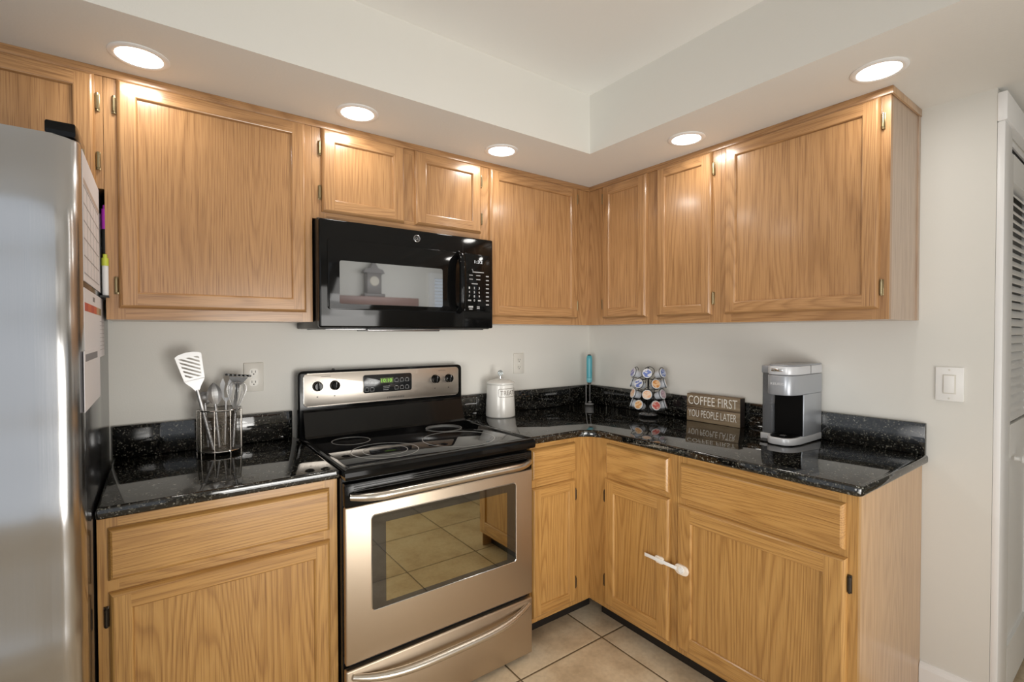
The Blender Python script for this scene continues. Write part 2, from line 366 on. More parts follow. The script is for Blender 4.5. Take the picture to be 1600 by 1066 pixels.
m = MB(); m.box(0.12, 1.36, -1.88, -1.78, 2.05, ZC, 'wall_paint'); m.box(1.36, 3.0, -1.88, -1.78, 0, ZC, 'wall_paint'); m.box(0.12, 1.46, -1.2, -1.1, 0, ZC, 'wall_paint'); m.box(1.36, 1.46, -1.78, -1.2, 0, ZC, 'wall_paint'); struct(m, 'wall_closet')
struct(MB().box(-3.9, 3.1, -4.5, 0.1, ZC, ZC+0.08, 'ceiling_paint'), 'ceiling')
m = MB(); m.prism([(-3.8, 0), (-3.8, -0.663), (-0.663, -0.663), (-0.663, -3.1), (3.0, -3.1), (3.0, -1.88), (0.0, -1.88), (0.0, 0.0)], ZT, ZC, 'soffit_paint', mside='wall_paint')
struct(m, 'ceiling_soffit')
m = MB(lambda a, b, c: Vector((a, c, b))); m.prism([(0, 0), (-0.016, 0), (-0.016, 0.134), (-0.011, 0.147), (-0.004, 0.154), (0, 0.154)], -1.697, -1.88, 'trim_white'); struct(m, 'baseboard_right')
# white casing and louvred closet door round the corner
m = MB(); m.box(0.0, 0.115, -1.90, -1.88, 0, 2.055, 'trim_white', 0.004); m.box(-0.004, 1.48, -1.905, -1.88, 2.055, 2.150, 'trim_white', 0.004); m.box(1.36, 1.47, -1.90, -1.88, 0, 2.055, 'trim_white', 0.004)
m.box(0.12, 0.145, -1.88, -1.78, 0, 2.05, 'trim_white'); m.box(1.335, 1.36, -1.88, -1.78, 0, 2.05, 'trim_white'); m.box(0.145, 1.335, -1.88, -1.78, 2.03, 2.05, 'trim_white')
m.box(0.145, 1.335, -1.875, -1.845, 2.012, 2.03, 'black_void')
struct(m, 'trim_1', 30)
d = bpy.data.objects.new('door_1', None); C.objects.link(d); d.location = (0.74, -1.868, 0); d['kind'] = 'structure'
for a, bb in ((0.147, 0.739), (0.741, 1.333)):
    m = MB(); ya, yb = -1.885, -1.855
    m.box(a, a+0.105, ya, yb, 0.02, 2.0, 'door_white', 0.003); m.box(bb-0.105, bb, ya, yb, 0.02, 2.0, 'door_white', 0.003)
    for z0, z1 in ((0.02, 0.20), (0.90, 1.02), (1.90, 2.0)): m.box(a+0.105, bb-0.105, ya, yb, z0, z1, 'door_white')
    m.box(a+0.105, bb-0.105, ya+0.010, yb-0.005, 0.20, 0.90, 'door_white'); m.build('door_leaf', d, 30)
    m = MB(); z = 1.03
    while z < 1.885:
        P = [(ya+0.003, z), (ya+0.008, z-0.002), (yb-0.003, z+0.024), (yb-0.008, z+0.027)]
        v0 = [m.bm.verts.new(Vector((a+0.104, y, zz))) for y, zz in P]; v1 = [m.bm.verts.new(Vector((bb-0.104, y, zz))) for y, zz in P]; i = m.mi('door_white')
        for k in range(4): m.bm.faces.new((v0[k], v0[(k+1) % 4], v1[(k+1) % 4], v1[k])).material_index = i
        z += 0.032
    m.build('louvers', d, 0)
m = MB(); m.lathe([(0.0, 0), (0.008, 0), (0.008, 0.015), (0.016, 0.022), (0.017, 0.032), (0.010, 0.040), (0, 0.042)], (0.345, -1.885, 0.885), 'plastic_white', 20, (0, -1, 0)); m.build('door_knob', d)
# behind the camera: shuttered window in the far wall (other walls left out for even world fill)
w = bpy.data.objects.new('window_1', None); C.objects.link(w); w.location = (1.25, YR-0.05, 0.9); w['kind'] = 'structure'
m = MB(); m.box(0.68, 0.76, YR, YR+0.03, 0.84, 2.16, 'trim_white'); m.box(1.74, 1.82, YR, YR+0.03, 0.84, 2.16, 'trim_white'); m.box(0.76, 1.74, YR, YR+0.03, 0.84, 0.91, 'trim_white'); m.box(0.76, 1.74, YR, YR+0.03, 2.09, 2.16, 'trim_white'); m.build('window_frame', w, 0)
m = MB(); z = 0.93
while z < 2.07:
    m.box(0.77, 1.73, YR-0.03, YR+0.01, z, z+0.008, 'trim_white'); z += 0.045
m.build('shutter_slats', w, 0)

# ------------------------------------------------------------------ recessed lights
def downlight(x, y, label):
    t = thing('recessed_light', label, 'ceiling light', (x, y, ZT), 'recessed ceiling lights along the soffit')
    MB().lathe([(0.0585, 0.0), (0.074, 0.0), (0.0745, -0.002), (0.070, -0.005), (0.060, -0.0055), (0.0575, -0.004)], (x, y, ZT), 'trim_white', 48).build('trim_ring', t)
    MB().lathe([(0, -0.0045), (0.045, -0.0045), (0.0585, -0.003), (0.0585, 0.0)], (x, y, ZT), 'lens_glow', 48).build('lens', t)
    ld = bpy.data.lights.new('downlight_bulb', 'AREA'); ld.shape = 'DISK'; ld.size = 0.11; ld.energy = DOWNLIGHT_W; ld.color = (1.0, 0.97, 0.92)
    o = bpy.data.objects.new('downlight_bulb', ld); C.objects.link(o); o.parent = t; o.location = (0, 0, -0.008)
downlight(-2.285, -0.441, 'round recessed ceiling light above the large left cabinet door, nearest the refrigerator')
downlight(-1.649, -0.454, 'round recessed ceiling light above the left door over the microwave')
downlight(-1.010, -0.462, 'round recessed ceiling light between the microwave and the inner corner of the soffit')
downlight(-0.463, -1.023, 'round recessed ceiling light above the narrow doors on the right-hand wall')
downlight(-0.447, -1.687, 'round recessed ceiling light above the outer end of the right-hand wall cabinets')

# ------------------------------------------------------------------ cabinets
def hz(fr_name): return 'x' if fr_name == 'B' else 'y'
def door_mesh(fr, U, V, tone, h, inner=0.036, th=0.019, slab=False):
    """U,V: front-face rectangle; the routed edge spreads 10 mm beyond it towards the frame. Returns door frame mesh and panel mesh builders"""
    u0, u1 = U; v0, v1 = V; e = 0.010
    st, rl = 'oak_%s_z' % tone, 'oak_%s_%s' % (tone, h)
    if slab: st = rl
    m = MB(fr)
    rings = [(e, 0.0), (e, 0.005), (e*0.80, 0.011), (e*0.42, 0.0165), (0.0, th)]
    def rect(x, w): return [(u0-x, v0-x, w), (u1+x, v0-x, w), (u1+x, v1+x, w), (u0-x, v1+x, w)]
    for (xa, wa), (xb, wb) in zip(rings, rings[1:]):
        A, B = rect(xa, wa), rect(xb, wb)
        for k in range(4):
            m.face([A[k], A[(k+1) % 4], B[(k+1) % 4], B[k]], rl if k in (0, 2) else st)
    if slab:
        m.face(rect(0, th), rl); return m, None
    i, d = inner, 0.009
    a0, a1, b0, b1 = u0+i, u1-i, v0+i, v1-i
    m.face([(u0, v0, th), (a0, v0, th), (a0, v1, th), (u0, v1, th)], st); m.face([(a1, v0, th), (u1, v0, th), (u1, v1, th), (a1, v1, th)], st)
    m.face([(a0, v0, th), (a1, v0, th), (a1, b0, th), (a0, b0, th)], rl); m.face([(a0, b1, th), (a1, b1, th), (a1, v1, th), (a0, v1, th)], rl)
    steps = [(0.0, th), (0.0025, th-0.001), (0.005, th-0.005), (0.006, th-d)]
    for (xa, wa), (xb, wb) in zip(steps, steps[1:]):
        A = [(a0+xa, b0+xa, wa), (a1-xa, b0+xa, wa), (a1-xa, b1-xa, wa), (a0+xa, b1-xa, wa)]
        B = [(a0+xb, b0+xb, wb), (a1-xb, b0+xb, wb), (a1-xb, b1-xb, wb), (a0+xb, b1-xb, wb)]
        for k in range(4): m.face([A[k], A[(k+1) % 4], B[(k+1) % 4], B[k]], rl if k in (0, 2) else st)
    p = MB(fr); p.box(a0, a1, b0, b1, 0.002, th-d, 'oak_%s_panel' % tone)
    return m, p
def add_door(t, fr, U, V, tone, h, hinge_side=None, hinge_v=(), dark=False, hinge_u=None, inner=0.036):
    m, p = door_mesh(fr, U, V, tone, h, inner)
    o = m.build('door', t, 30); p.build('door_panel', o, 0)
    for hv in hinge_v:
        e = 0.0105
        uu = (U[0]-e) if hinge_side == 'L' else (U[1]+e); s_ = -1 if hinge_side == 'L' else 1
        mt = 'hinge_dark' if dark else 'brass'
        hm = MB(fr); hm.box(uu, uu+s_*0.011, hv-0.027, hv+0.027, 0.0, 0.0035, mt, 0.001)
        c0, c1 = fr(uu+s_*0.005, hv-0.021, 0.006), fr(uu+s_*0.005, hv+0.021, 0.006)
        hm.tube([c0, c1], 0.0052, mt, 10)
        for vv in (hv-0.024, hv+0.024): hm.tube([fr(uu+s_*0.005, vv-0.003, 0.006), fr(uu+s_*0.005, vv+0.003, 0.006)], 0.0036, mt, 8)
        hm.build('hinge', o)
    return o
def add_drawer(t, fr, U, V, tone, h):
    m, _ = door_mesh(fr, U, V, tone, h, slab=True); return m.build('drawer_front', t, 30)
def face_frame(t, fr, tone, h, stiles, rails, w0=-0.019):
    m = MB(fr)
    for a0, a1, b0, b1 in stiles: m.box(a0, a1, b0, b1, w0, 0.0, 'oak_%s_z' % tone)
    for a0, a1, b0, b1 in rails: m.box(a0, a1, b0, b1, w0, -0.0004, 'oak_%s_%s' % (tone, h))
    m.build('face_frame', t, 0)
FB, FR_ = BACK(-UD), RIGHT(-UD)
ZB = 1.402; DV = (1.447, 2.131)
def carcass(t, fr, u0, u1, v0, v1, depth, mt): MB(fr).box(u0, u1, v0, v1, -depth, -0.019, mt).build('carcass', t, 0)

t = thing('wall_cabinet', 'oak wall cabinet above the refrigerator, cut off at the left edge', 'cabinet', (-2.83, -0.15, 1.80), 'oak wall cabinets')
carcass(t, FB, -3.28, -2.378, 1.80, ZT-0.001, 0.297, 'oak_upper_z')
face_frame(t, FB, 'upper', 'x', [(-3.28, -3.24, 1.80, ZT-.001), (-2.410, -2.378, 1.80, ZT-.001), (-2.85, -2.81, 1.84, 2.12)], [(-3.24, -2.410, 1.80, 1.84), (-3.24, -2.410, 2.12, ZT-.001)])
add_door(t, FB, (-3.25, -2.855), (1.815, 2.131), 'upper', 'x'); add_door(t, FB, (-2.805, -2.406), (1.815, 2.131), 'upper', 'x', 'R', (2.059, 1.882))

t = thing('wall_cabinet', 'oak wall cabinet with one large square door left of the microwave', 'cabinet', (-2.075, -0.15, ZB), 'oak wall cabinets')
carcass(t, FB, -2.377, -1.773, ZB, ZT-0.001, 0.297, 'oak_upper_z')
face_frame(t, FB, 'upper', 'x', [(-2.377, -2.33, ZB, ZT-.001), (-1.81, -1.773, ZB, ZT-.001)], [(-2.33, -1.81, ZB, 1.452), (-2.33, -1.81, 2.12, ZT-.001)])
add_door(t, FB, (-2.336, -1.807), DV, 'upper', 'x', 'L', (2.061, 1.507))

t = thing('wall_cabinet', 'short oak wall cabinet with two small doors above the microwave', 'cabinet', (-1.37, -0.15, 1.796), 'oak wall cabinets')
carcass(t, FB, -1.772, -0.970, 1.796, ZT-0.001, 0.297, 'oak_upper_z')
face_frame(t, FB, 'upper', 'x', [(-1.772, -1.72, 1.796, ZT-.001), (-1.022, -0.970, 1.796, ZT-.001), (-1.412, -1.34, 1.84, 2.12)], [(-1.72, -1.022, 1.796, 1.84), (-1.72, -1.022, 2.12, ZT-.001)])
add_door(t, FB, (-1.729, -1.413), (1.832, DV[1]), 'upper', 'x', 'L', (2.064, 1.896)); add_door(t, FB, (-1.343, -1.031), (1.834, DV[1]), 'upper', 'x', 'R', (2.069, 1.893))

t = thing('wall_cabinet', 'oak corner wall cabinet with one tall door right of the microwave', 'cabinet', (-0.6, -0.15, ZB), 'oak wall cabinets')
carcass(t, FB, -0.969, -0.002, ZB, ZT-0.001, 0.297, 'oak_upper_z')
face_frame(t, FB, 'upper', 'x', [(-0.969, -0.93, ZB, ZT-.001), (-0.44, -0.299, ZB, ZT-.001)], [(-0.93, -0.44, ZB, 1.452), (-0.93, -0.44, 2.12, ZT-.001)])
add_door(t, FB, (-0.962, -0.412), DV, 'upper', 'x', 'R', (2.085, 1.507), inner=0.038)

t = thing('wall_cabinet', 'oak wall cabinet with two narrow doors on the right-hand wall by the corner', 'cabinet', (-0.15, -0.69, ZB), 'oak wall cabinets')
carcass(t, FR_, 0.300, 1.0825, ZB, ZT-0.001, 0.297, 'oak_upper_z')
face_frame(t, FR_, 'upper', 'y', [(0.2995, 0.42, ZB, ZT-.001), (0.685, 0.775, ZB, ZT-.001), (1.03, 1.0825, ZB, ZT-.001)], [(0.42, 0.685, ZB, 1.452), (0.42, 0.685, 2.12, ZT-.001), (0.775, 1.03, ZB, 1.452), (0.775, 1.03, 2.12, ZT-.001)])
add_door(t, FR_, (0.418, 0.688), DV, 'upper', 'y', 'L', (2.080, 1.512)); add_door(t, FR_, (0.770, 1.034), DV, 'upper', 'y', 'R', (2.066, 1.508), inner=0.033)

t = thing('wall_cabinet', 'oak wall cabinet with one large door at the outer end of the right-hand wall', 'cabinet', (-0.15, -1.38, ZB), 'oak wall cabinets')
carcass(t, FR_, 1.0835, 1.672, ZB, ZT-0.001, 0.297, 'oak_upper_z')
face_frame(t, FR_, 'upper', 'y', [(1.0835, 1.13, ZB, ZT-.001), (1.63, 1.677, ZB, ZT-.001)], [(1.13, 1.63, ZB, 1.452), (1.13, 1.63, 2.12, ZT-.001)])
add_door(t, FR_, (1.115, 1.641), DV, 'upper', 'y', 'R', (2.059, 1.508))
m = MB(FR_); m.box(1.672, 1.677, ZB, ZT-.001, -0.297, -0.019, 'laminate_side'); m.box(1.677, 1.681, ZB, ZT-.001, -0.297, -0.277, 'laminate_side'); m.build('end_panel', t, 0)
# flat trim strip between cabinets and soffit
m = MB(FB); m.box(-3.28, -0.2925, 2.141, ZT-.0005, 0.0005, 0.0065, 'oak_upper_x', 0.001); struct(m, 'trim_2', 30)
m = MB(FR_); m.box(0.306, 1.684, 2.141, ZT-.0005, 0.0005, 0.0065, 'oak_upper_y', 0.001); m.box(1.6775, 1.684, 2.141, ZT-.0005, -0.297, 0.0005, 'oak_side', 0.001); struct(m, 'trim_3', 30)

BB, BR = BACK(-BD), RIGHT(-BD); ZK = 0.095; ZH = 0.881
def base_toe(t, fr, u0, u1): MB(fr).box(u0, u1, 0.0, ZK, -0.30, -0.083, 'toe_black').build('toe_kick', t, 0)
t = thing('base_cabinet', 'oak base cabinet with one drawer and one wide door between refrigerator and range', 'cabinet', (-2.08, -0.3, 0), 'oak base cabinets')
carcass(t, BB, -2.384, -1.776, ZK, ZH, 0.598, 'oak_lower_z'); base_toe(t, BB, -2.384, -1.776)
face_frame(t, BB, 'lower', 'x', [(-2.384, -2.34, ZK, ZH), (-1.82, -1.776, ZK, ZH)], [(-2.34, -1.82, 0.845, ZH), (-2.34, -1.82, 0.67, 0.73), (-2.34, -1.82, ZK, 0.145)])
add_drawer(t, BB, (-2.352, -1.812), (0.724, 0.842), 'lower', 'x'); add_door(t, BB, (-2.351, -1.812), (0.130, 0.673), 'lower', 'x', 'L', (0.620, 0.20), True)
t = thing('base_cabinet', 'narrow oak base cabinet in the corner right of the range', 'cabinet', (-0.6, -0.3, 0), 'oak base cabinets')
carcass(t, BB, -0.962, -0.002, ZK, ZH, 0.598, 'oak_lower_z'); base_toe(t, BB, -0.962, -0.517)
face_frame(t, BB, 'lower', 'x', [(-0.962, -0.92, ZK, ZH), (-0.735, -0.600, ZK, ZH)], [(-0.92, -0.735, 0.845, ZH), (-0.92, -0.735, 0.67, 0.73), (-0.92, -0.735, ZK, 0.145)])
add_drawer(t, BB, (-0.951, -0.712), (0.730, 0.846), 'lower', 'x'); add_door(t, BB, (-0.948, -0.712), (0.130, 0.676), 'lower', 'x', 'R', (0.613, 0.202), True, inner=0.034)
t = thing('base_cabinet', 'oak base cabinet with short drawer and narrow door on the right wall', 'cabinet', (-0.3, -0.84, 0), 'oak base cabinets')
carcass(t, BR, 0.6005, 1.0825, ZK, ZH, 0.598, 'oak_lower_z'); base_toe(t, BR, 0.6005, 1.0825)
face_frame(t, BR, 'lower', 'y', [(0.6005, 0.735, ZK, ZH), (1.03, 1.0825, ZK, ZH)], [(0.735, 1.03, 0.845, ZH), (0.735, 1.03, 0.67, 0.73), (0.735, 1.03, ZK, 0.145)])
add_drawer(t, BR, (0.726, 1.038), (0.729, 0.847), 'lower', 'y'); add_door(t, BR, (0.717, 1.044), (0.130, 0.686), 'lower', 'y', 'L', (0.613, 0.225), True, inner=0.044)
t = thing('base_cabinet', 'oak base cabinet with long drawer and wide door below the coffee maker', 'cabinet', (-0.3, -1.39, 0), 'oak base cabinets')
carcass(t, BR, 1.0835, 1.690, ZK, ZH, 0.598, 'oak_lower_z'); base_toe(t, BR, 1.0835, 1.690)
face_frame(t, BR, 'lower', 'y', [(1.0835, 1.13, ZK, ZH), (1.645, 1.696, ZK, ZH)], [(1.13, 1.645, 0.845, ZH), (1.13, 1.645, 0.67, 0.73), (1.13, 1.645, ZK, 0.145)])
add_drawer(t, BR, (1.113, 1.654), (0.721, 0.840), 'lower', 'y'); add_door(t, BR, (1.101, 1.660), (0.130, 0.678), 'lower', 'y', 'R', (0.612, 0.20), True, inner=0.049)
m = MB(BR); m.box(1.690, 1.696, 0.0, ZH, -0.598, -0.019, 'oak_side'); m.build('end_panel', t, 0)

# ------------------------------------------------------------------ countertops and backsplashes
t = MB(); t.prism([(-2.384, -0.003), (-2.384, -0.628), (-1.776, -0.628), (-1.776, -0.003)], 0.882, ZTOP, 'granite', 0.009, 3)
tag(t.build('countertop', None, 40), 'short black granite countertop between the refrigerator and the range', 'countertop')
inner = [(-0.628-0.07+0.07*math.cos(math.radians(a)), -0.628-0.07+0.07*math.sin(math.radians(a))) for a in (90, 75, 60, 45, 30, 15, 0)]
outer = [(-0.628+0.022-0.022*math.cos(math.radians(a)), -1.713+0.022-0.022*math.sin(math.radians(a))) for a in (0, 22, 45, 68, 90)]
t = MB(); t.prism([(-0.003, -0.003), (-0.976, -0.003), (-0.976, -0.628)] + inner + outer + [(-0.003, -1.713)], 0.882, ZTOP, 'granite', 0.009, 3)
tag(t.build('countertop', None, 40), 'long L-shaped black granite countertop wrapping the corner right of the range', 'countertop')
t = MB(); t.box(-2.384, -1.79, -0.022, -0.002, ZTOP, 1.029, 'granite', 0.002)
tag(t.build('backsplash', None, 40), 'black granite backsplash strip behind the wire utensil holder', 'backsplash')
t = MB(); t.box(-0.982, -0.0215, -0.022, -0.002, ZTOP, 1.029, 'granite', 0.002)
tag(t.build('backsplash', None, 40), 'black granite backsplash strip behind the white treat canister', 'backsplash')
t = MB(); t.box(-0.021, -0.002, -1.708, -0.002, ZTOP, 1.029, 'granite', 0.002)
tag(t.build('backsplash', None, 40), 'long black granite backsplash strip behind the coffee maker and sign', 'backsplash')

# ------------------------------------------------------------------ refrigerator
XF = -2.390
t = thing('refrigerator', 'stainless steel refrigerator with black sides at the left edge', 'refrigerator', (-2.84, -0.4, 0))
MB().box(-3.29, XF, -0.735, -0.03, 0.03, 1.795, 'fridge_side', 0.006).build('body', t, 40)
def fridge_door(x0, x1, name):
    r, n = 0.042, 8; yf, yb = -0.806, -0.748
    P = [(x0, yb), (x1, yb)]
    P += [(x1-r+r*math.cos(math.radians(a)), yf+r+0.006-(r)*math.sin(math.radians(a))) for a in [90*k/n for k in range(n+1)]]
    for k in range(1, 8):
        q = k/8; x = x1-r+(x0-x1+2*r)*q; P.append((x, yf+0.006-0.002*math.sin(PI*q)))
    P += [(x0+r-r*math.cos(math.radians(a)), yf+r+0.006-(r)*math.sin(math.radians(a))) for a in [90-90*k/n for k in range(n+1)]]
    m = MB(); m.prism(P, 0.06, 1.792, 'steel_fridge', 0.006, 3); return m.build(name, t, 50)
dr = fridge_door(-2.86, XF+0.001, 'door'); dl = fridge_door(-3.289, -2.865, 'door')
for o_, x in ((dr, -2.835), (dl, -2.89)):
    m = MB(); m.tube([(x, -0.80, 0.62), (x, -0.85, 0.66), (x, -0.86, 0.9), (x, -0.86, 1.3), (x, -0.85, 1.54), (x, -0.80, 1.58)], 0.014, 'steel_bar', 12); m.build('handle', o_)
MB().box(-3.28, XF-0.004, -0.748, -0.735, 0.06, 1.785, 'black_satin').build('door_gasket', t, 0)
m = MB(lambda a, b, c: Vector((a, b, c)))
m.prism([(-2.445, -0.785), (-2.395, -0.785), (-2.392, -0.77), (-2.392, -0.64), (-2.41, -0.62), (-2.445, -0.62)], 1.793, 1.826, 'black_gloss', 0.006, 2); m.build('hinge_cover', t, 40)
MB().box(-3.27, XF-0.02, -0.73, -0.05, 0.0, 0.03, 'black_satin').build('base_grille', t, 0)

FS = lambda u, v, w: Vector((XF + w, u, v))     # the side of the refrigerator: u along y, v up, w out
def sheet(name, label, cat, u0, u1, v0, v1, w, extra):
    s_ = MB(FS); s_.box(u0, u1, v0, v1, w, w+0.0012, 'paper')
    t_ = thing(name, label, cat, (XF+w, (u0+u1)/2, v0)); s_.build('sheet', t_, 0)
    for nm, items in extra:
        q = MB(FS)
        for a0, a1, b0, b1, mm in items: q.box(a0, a1, b0, b1, w+0.0012, w+0.0016, mm)
        q.build(nm, t_, 0)
    return t_
rows = [(-0.73, -0.36, 1.50+0.041*k, 1.5025+0.041*k, 'paper_line') for k in range(6)] + [(-0.73+0.074*k, -0.728+0.074*k, 1.50, 1.705, 'paper_line') for k in range(6)]
sheet('planner_sheet', 'topmost white planner sheet with a ruled grid on the refrigerator side', 'paper', -0.738, -0.335, 1.482, 1.786, 0.0005, [('printed_grid', rows), ('header_band', [(-0.73, -0.345, 1.712, 1.724, 'paper_head')])])
hd = [(-0.735+0.07*k, -0.735+0.07*(k+1), 1.412, 1.432, c) for k, c in enumerate(('paper_red', 'paper_orange', 'paper_red', 'paper_orange', 'paper_tan', 'paper_olive'))]
sheet('planner_sheet', 'white planner sheet with a red and tan header bar on the refrigerator side', 'paper', -0.742, -0.215, 1.289, 1.466, 0.0005, [('header_bar', hd), ('title_mark', [(-0.55, -0.50, 1.443, 1.455, 'paper_grey')]), ('printed_lines', [(-0.36, -0.225, 1.31+0.012*k, 1.311+0.012*k, 'paper_line') for k in range(8)])])
sheet('paper_sheet', 'lowest white paper sheet with a grey label bar on the refrigerator side', 'paper', -0.775, -0.395, 1.178, 1.318, 0.0020, [('label_bar', [(-0.75, -0.47, 1.293, 1.310, 'paper_grey')])])
t = thing('marker_holder', 'clear marker holder stuck on the refrigerator side', 'holder', (XF, -0.3, 1.48))
m = MB(FS); m.box(-0.33, -0.19, 1.48, 1.72, 0.0005, 0.003, 'clear_acrylic'); m.box(-0.33, -0.19, 1.468, 1.474, 0.0005, 0.0215, 'black_satin'); m.build('back_plate', t, 0)
def marker(label, u, v0, v1, body, cap, capfrac):
    w = 0.0125; vm = v0+(v1-v0)*capfrac
    tt = thing('marker', label, 'marker', tuple(FS(u, v0, w)), 'markers on the refrigerator side')
    def cyl(a, b_, r, mt, nm):
        q = MB(); q.tube([FS(u, a, w), FS(u, b_, w)], r, mt, 14); q.build(nm, tt)
    cyl(v0, vm, 0.0082, body, 'barrel'); cyl(vm, v1-0.012, 0.009, cap, 'cap'); cyl(v1-0.012, v1, 0.0055, cap, 'cap_tip')
marker('marker with a purple cap and black barrel, higher on the refrigerator side', -0.29, 1.605, 1.752, 'nylon_black', 'marker_purple', 0.5)
marker('marker with a lime cap and white-labelled barrel, lower on the refrigerator side', -0.31, 1.474, 1.600, 'label_white', 'marker_lime', 0.72)

# ------------------------------------------------------------------ range
RX0, RX1 = -1.769, -0.994
t = thing('range', 'stainless steel electric range with black glass cooktop between the base cabinets', 'range', (-1.3815, -0.35, 0))
m = MB(); m.box(RX0, RX1, -0.625, -0.03, 0.03, 0.88, 'black_enamel', 0.003); m.box(RX0+0.03, RX1-0.03, -0.60, -0.06, 0.0, 0.03, 'black_void'); m.build('body', t, 30)
# cooktop: glossy rim with a rounded front lip, glass set in it
rim = MB(); Rm = rim
ox0, ox1, oy0, oy1 = RX0-0.003, RX1+0.003, -0.676, -0.05
def loop(x, z, fz=0.0): return [(ox0+x, oy0+x, z), (ox1-x, oy0+x, z), (ox1-x, oy1-x, z), (ox0+x, oy1-x, z)]
def strip(A, B, mt='black_gloss'):
    for k in range(4): rim.face([A[k], A[(k+1) % 4], B[(k+1) % 4], B[k]], mt)
prof = [(0.012, 0.880), (0.002, 0.884), (0.0, 0.894), (0.0, 0.908), (0.0025, 0.9165), (0.008, 0.9205), (0.016, 0.9215), (0.022, 0.9185), (0.0245, 0.9155)]
LP = [loop(x, z) for x, z in prof]
for A, B in zip(LP, LP[1:]): strip(A, B)
rim.face(LP[0][::-1], 'black_enamel'); ck = rim.build('cooktop_rim', t, 50)
gl = MB(); gl.box(ox0+0.024, ox1-0.024, oy0+0.044, oy1-0.024, 0.909, 0.9165, 'cooktop_glass', 0.001); gg = gl.build('cooktop_glass', t, 40)
fl = MB(); fl.box(ox0+0.024, ox1-0.024, oy0+0.022, oy0+0.045, 0.909, 0.9185, 'black_gloss', 0.003, 2); fl.build('front_lip', t, 50)
for cx, cy, r in ((-1.612, -0.240, 0.075), (-1.56, -0.478, 0.124), (-1.56, -0.480, 0.082), (-1.235, -0.467, 0.150), (-1.176, -0.225, 0.082)):
    q = MB(); q.lathe([(r-0.0016, 0.9166), (r-0.0016, 0.9170), (r+0.0016, 0.9170), (r+0.0016, 0.9166)], (cx, cy, 0), 'burner_ring', 64); q.build('burner_ring', gg)
# backguard
bk = MB(lambda a, b, c: Vector((a, c, b)))
bk.prism([(-1.777, 0.915)] + [(-0.988, 0.915)] + [(-0.988-0.02+0.02*math.cos(math.radians(a)), 1.178+0.02*math.sin(math.radians(a))) for a in (0, 30, 60, 90)] + [(-1.777+0.02+0.02*math.cos(math.radians(a)), 1.178+0.02*math.sin(math.radians(a))) for a in (90, 120, 150, 180)], -0.070, -0.025, 'black_gloss', 0.007, 3)
bgo = bk.build('backguard', t, 45)
sl = MB(lambda a, b, c: Vector((c, a, b))); sl.prism([(-0.060, 0.915), (-0.128, 0.915), (-0.130, 0.921), (-0.118, 0.928), (-0.086, 1.024), (-0.076, 1.032), (-0.060, 1.034)], RX0+0.008, RX1-0.008, 'black_enamel'); sl.build('backguard_apron', bgo, 30)
pl = MB(BACK(0)); pl.prism(rrect(-1.757, -1.010, 1.046, 1.187, 0.016), 0.066, 0.074, 'steel_panel', 0.002, 2); cp = pl.build('control_panel', t, 40)
FP = BACK(-0.074)
ds = MB(FP); ds.prism(rrect(-1.503, -1.268, 1.087, 1.169, 0.010), 0.0, 0.003, 'display_black', 0.001)
dso = ds.build('display', cp, 40)
q = MB(FP); q.box(-1.424, -1.361, 1.128, 1.152, 0.003, 0.0034, 'led_ground'); put_text(q, '10:10', -1.418, 1.132, 0.05, 0.016, 0.0037, 'led_green'); 
for bx, by in ((-1.487, 1.133), (-1.462, 1.133), (-1.487, 1.102), (-1.462, 1.102), (-1.345, 1.138), (-1.318, 1.138), (-1.292, 1.138), (-1.345, 1.103), (-1.318, 1.103), (-1.292, 1.103)):
    for a0, a1, b0, b1 in ((bx-0.009, bx+0.009, by-0.0075, by-0.0065), (bx-0.009, bx-0.008, by-0.0075, by+0.007), (bx+0.008, bx+0.009, by-0.0075, by+0.007), (bx-0.006, bx+0.006, by+0.008, by+0.010)): q.box(a0, a1, b0, b1, 0.003, 0.0034, 'label_grey')
for k in range(3): q.box(-1.41, -1.385+0.004*k, 1.096+0.008*k, 1.098+0.008*k, 0.003, 0.0034, 'label_grey')
q.build('display_marks', cp, 0)
q = MB(FP); put_text(q, 'FRIGIDAIRE', -1.389, 1.0555, 0.084, 0.008, 0.0004, 'label_dark'); q.build('brand_lettering', cp, 0)
for kx in (-1.700, -1.628, -1.142, -1.067):
    q = MB(FP)
    for a in range(-135, 136, 30):
        x, z = kx + 0.0275*math.sin(math.radians(a)), 1.132 + 0.0275*math.cos(math.radians(a)); q.box(x-0.0008, x+0.0008, z-0.0008, z+0.0008, 0, 0.0004, 'label_dark')
    q.build('dial_marks', cp, 0)
    q = MB(FP); q.box(kx-0.004, kx+0.002, 1.084, 1.088, 0, 0.0004, 'label_dark'); q.build('dial_caption', cp, 0)
for x0_, x1_ in ((-1.685, -1.645), (-1.125, -1.085)):
    q = MB(FP); q.box(x0_, x1_, 1.172, 1.1735, 0, 0.0004, 'label_dark'); q.build('burner_caption', cp, 0)
for kx in (-1.700, -1.628, -1.142, -1.067):
    q = MB(); q.lathe([(0.0, 0.022), (0.015, 0.022), (0.0185, 0.019), (0.020, 0.004), (0.0215, 0.0)], (kx, -0.074, 1.132), 'black_gloss', 32, (0, -1, 0)); ko = q.build('knob', t, 40)
    q = MB(FP); q.box(kx-0.004, kx+0.004, 1.114, 1.150, 0.020, 0.029, 'black_gloss', 0.002); q.box(kx-0.0006, kx+0.0006, 1.138, 1.149, 0.029, 0.0293, 'label_white'); q.build('knob_grip', ko, 40)
q = MB(); q.lathe([(0.006, 0), (0.006, 0.004), (0.003, 0.007), (0, 0.007)], (-1.628, -0.05, 1.1975), 'black_satin', 16); q.build('top_button', bgo)
